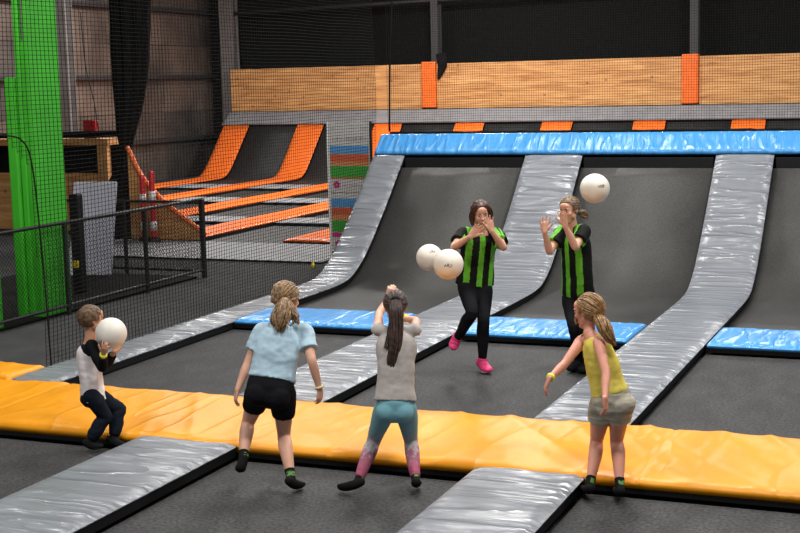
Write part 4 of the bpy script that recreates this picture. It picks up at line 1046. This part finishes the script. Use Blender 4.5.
P.KR = reach(472, 313, D, P.HR, .38, False); P.AR = reach(457, 338.5, D, P.KR, .38, True)
P.KL = reach(483.5, 322, D, P.HL, .38, False); P.AL = reach(482.5, 360, D, P.KL, .38, True)
P.pf = FD; P.F = (TOC-Z*.15+RIGHT*.1).normalized(); P.U = (Z-P.F*Z.dot(P.F)+SD*.05).normalized()
P.ER = reach(454, 247, D, P.SR, .27, False); P.WR = reach(470.5, 236.5, D, P.ER, .235, False)
P.EL = reach(503.5, 247.5, D, P.SL, .27, False); P.WL = reach(491.5, 230.5, D, P.EL, .235, False)
P.TR = P.AR+(P.AR-P.KR).normalized()*.10+FD*.09-RIGHT*.02; P.TL = P.AL+FD*.13+RIGHT*.02-Z*.05
P.hR = (RIGHT*.62+Z*.75, FD+Z*.1, (.15, .2, .2, .25), .10, .6, .2); P.hL = (-RIGHT*.22+Z, FD, (.1, .12, .15, .2), .12, .6, .2)
P.smile = True
feet_check('w1', P)
r = person('woman in a green and black striped jersey and pink shoes, hands before her face', (478, 365), D)
body_build(P, r, M['skin_fair'])
shirt_build(P, r, [M['j_black'], M['j_green']], .018, -.06, .62, 1.45, 'jersey', wid=(.165, .145, .150, .150), fn=jersey_fn(P, SD, FD, .058, .145), flare=1.05, vox=.007)
legs_build(P, r, M['c_black'], 2.0, 'leggings', .006, .12, 1, .003)
shoe(P, r, P.AR, P.KR, P.TR, M['pinkshoe'], M['solewhite'], 'hot pink trainer'); shoe(P, r, P.AL, P.KL, P.TL, M['pinkshoe'], M['solewhite'], 'hot pink trainer')
bm = bmesh.new(); hair_cap(bm, P.head, P.F, P.U, P.hs, fr=.052, big=1.05); locks(bm, P.head, P.F, P.U, P.hs, (.0, -.11, -.02), 200, 21, .0048, wav=.006)
for sg in (-1, 1):
    R_ = P.F.cross(P.U); q = lambda a, f, u: P.head+(R_*a*sg+P.F*f+P.U*u)*P.hs
    tail(bm, [q(.03, .07, .108), q(.072, .05, .06), q(.088, .02, .0), q(.085, .005, -.06), q(.07, .0, -.11)], lambda t: .014+.010*sin(pi*t), 26, 22+sg, .006, .006, cut=.3)
build('hair', bm, M['h_chest'], r, label='dark chestnut hair')

P = Person(); D = 12.5
P.k = .97; P.hs = .98; P.arm = .92; P.leg = .92; P.hand = 1.0; P.vox = .006; P.nk = .9
FD = (TOC*.66-RIGHT*.75).normalized(); SD = FD.cross(Z)      # turned to image left
P.pel = at(578, 293, D+.05); P.neck = at(573, 227, D-.0); P.head = at(569.5, 210.5, D-.05)
P.bend = -FD*.02; P.w = (.150, .125, .140, .150)
P.SR = at(562.5, 232, D+.12); P.SL = at(583.5, 231, D-.12)
P.HR = at(571, 299, D+.08); P.HL = at(585, 299, D-.04)
P.KR = reach(574, 327, D, P.HR, .38, False); P.AR = reach(579, 358.5, D, P.KR, .38, True)
P.KL = reach(585, 330, D, P.HL, .38, False); P.AL = reach(590, 360, D, P.KL, .38, True)
P.pf = FD; P.F = (TOC*.72-RIGHT*.62-Z*.12).normalized(); P.U = (Z-P.F*Z.dot(P.F)-RIGHT*.08).normalized()
P.ER = reach(549.5, 251.5, D, P.SR, .27, False); P.WR = reach(544.5, 231.5, D, P.ER, .235, False)
P.EL = reach(575.5, 247, D-.2, P.SL, .27, False); P.WL = reach(565, 226, D-.2, P.EL, .235, False)
P.TR = P.AR+FD*.13-Z*.06; P.TL = P.AL+FD*.13-Z*.06
P.hR = (Z-RIGHT*.0, TOC+RIGHT*.1, (.08, .08, .1, .12), .28, .8, .1); P.hL = (Z-RIGHT*.18, TOC*.7-RIGHT*.6, (.15, .15, .2, .2), .12, .6, .2)
feet_check('w2', P)
r = person('woman in a green and black striped jersey turning away, both palms up beside her face', (582, 365), D)
body_build(P, r, M['skin_fair'])
shirt_build(P, r, [M['j_black'], M['j_green']], .018, -.05, .62, 1.45, 'jersey', wid=(.160, .140, .150, .150), fn=jersey_fn(P, (SD+RIGHT*0), FD, .060, .13), flare=1.03, vox=.007)
legs_build(P, r, M['c_black'], 2.0, 'leggings', .008, .12, 1, .003)
shoe(P, r, P.AR, P.KR, P.TR, M['sockblack'], M['sockblack'], None); shoe(P, r, P.AL, P.KL, P.TL, M['sockblack'], M['sockblack'], None)
bm = bmesh.new(); hair_cap(bm, P.head, P.F, P.U, P.hs, fr=.05, big=1.05); locks(bm, P.head, P.F, P.U, P.hs, (.0, -.115, .0), 200, 31, .0048, wav=.006)
tail(bm, [at(577, 212, D+.03), at(581.5, 213, D+.06), at(585, 216, D+.07), at(585.5, 220, D+.07)], lambda t: .02+.016*sin(pi*t), 60, 32, .0055, .01, cut=.4)
build('hair', bm, M['h_ash'], r, label='ash brown tied hair')
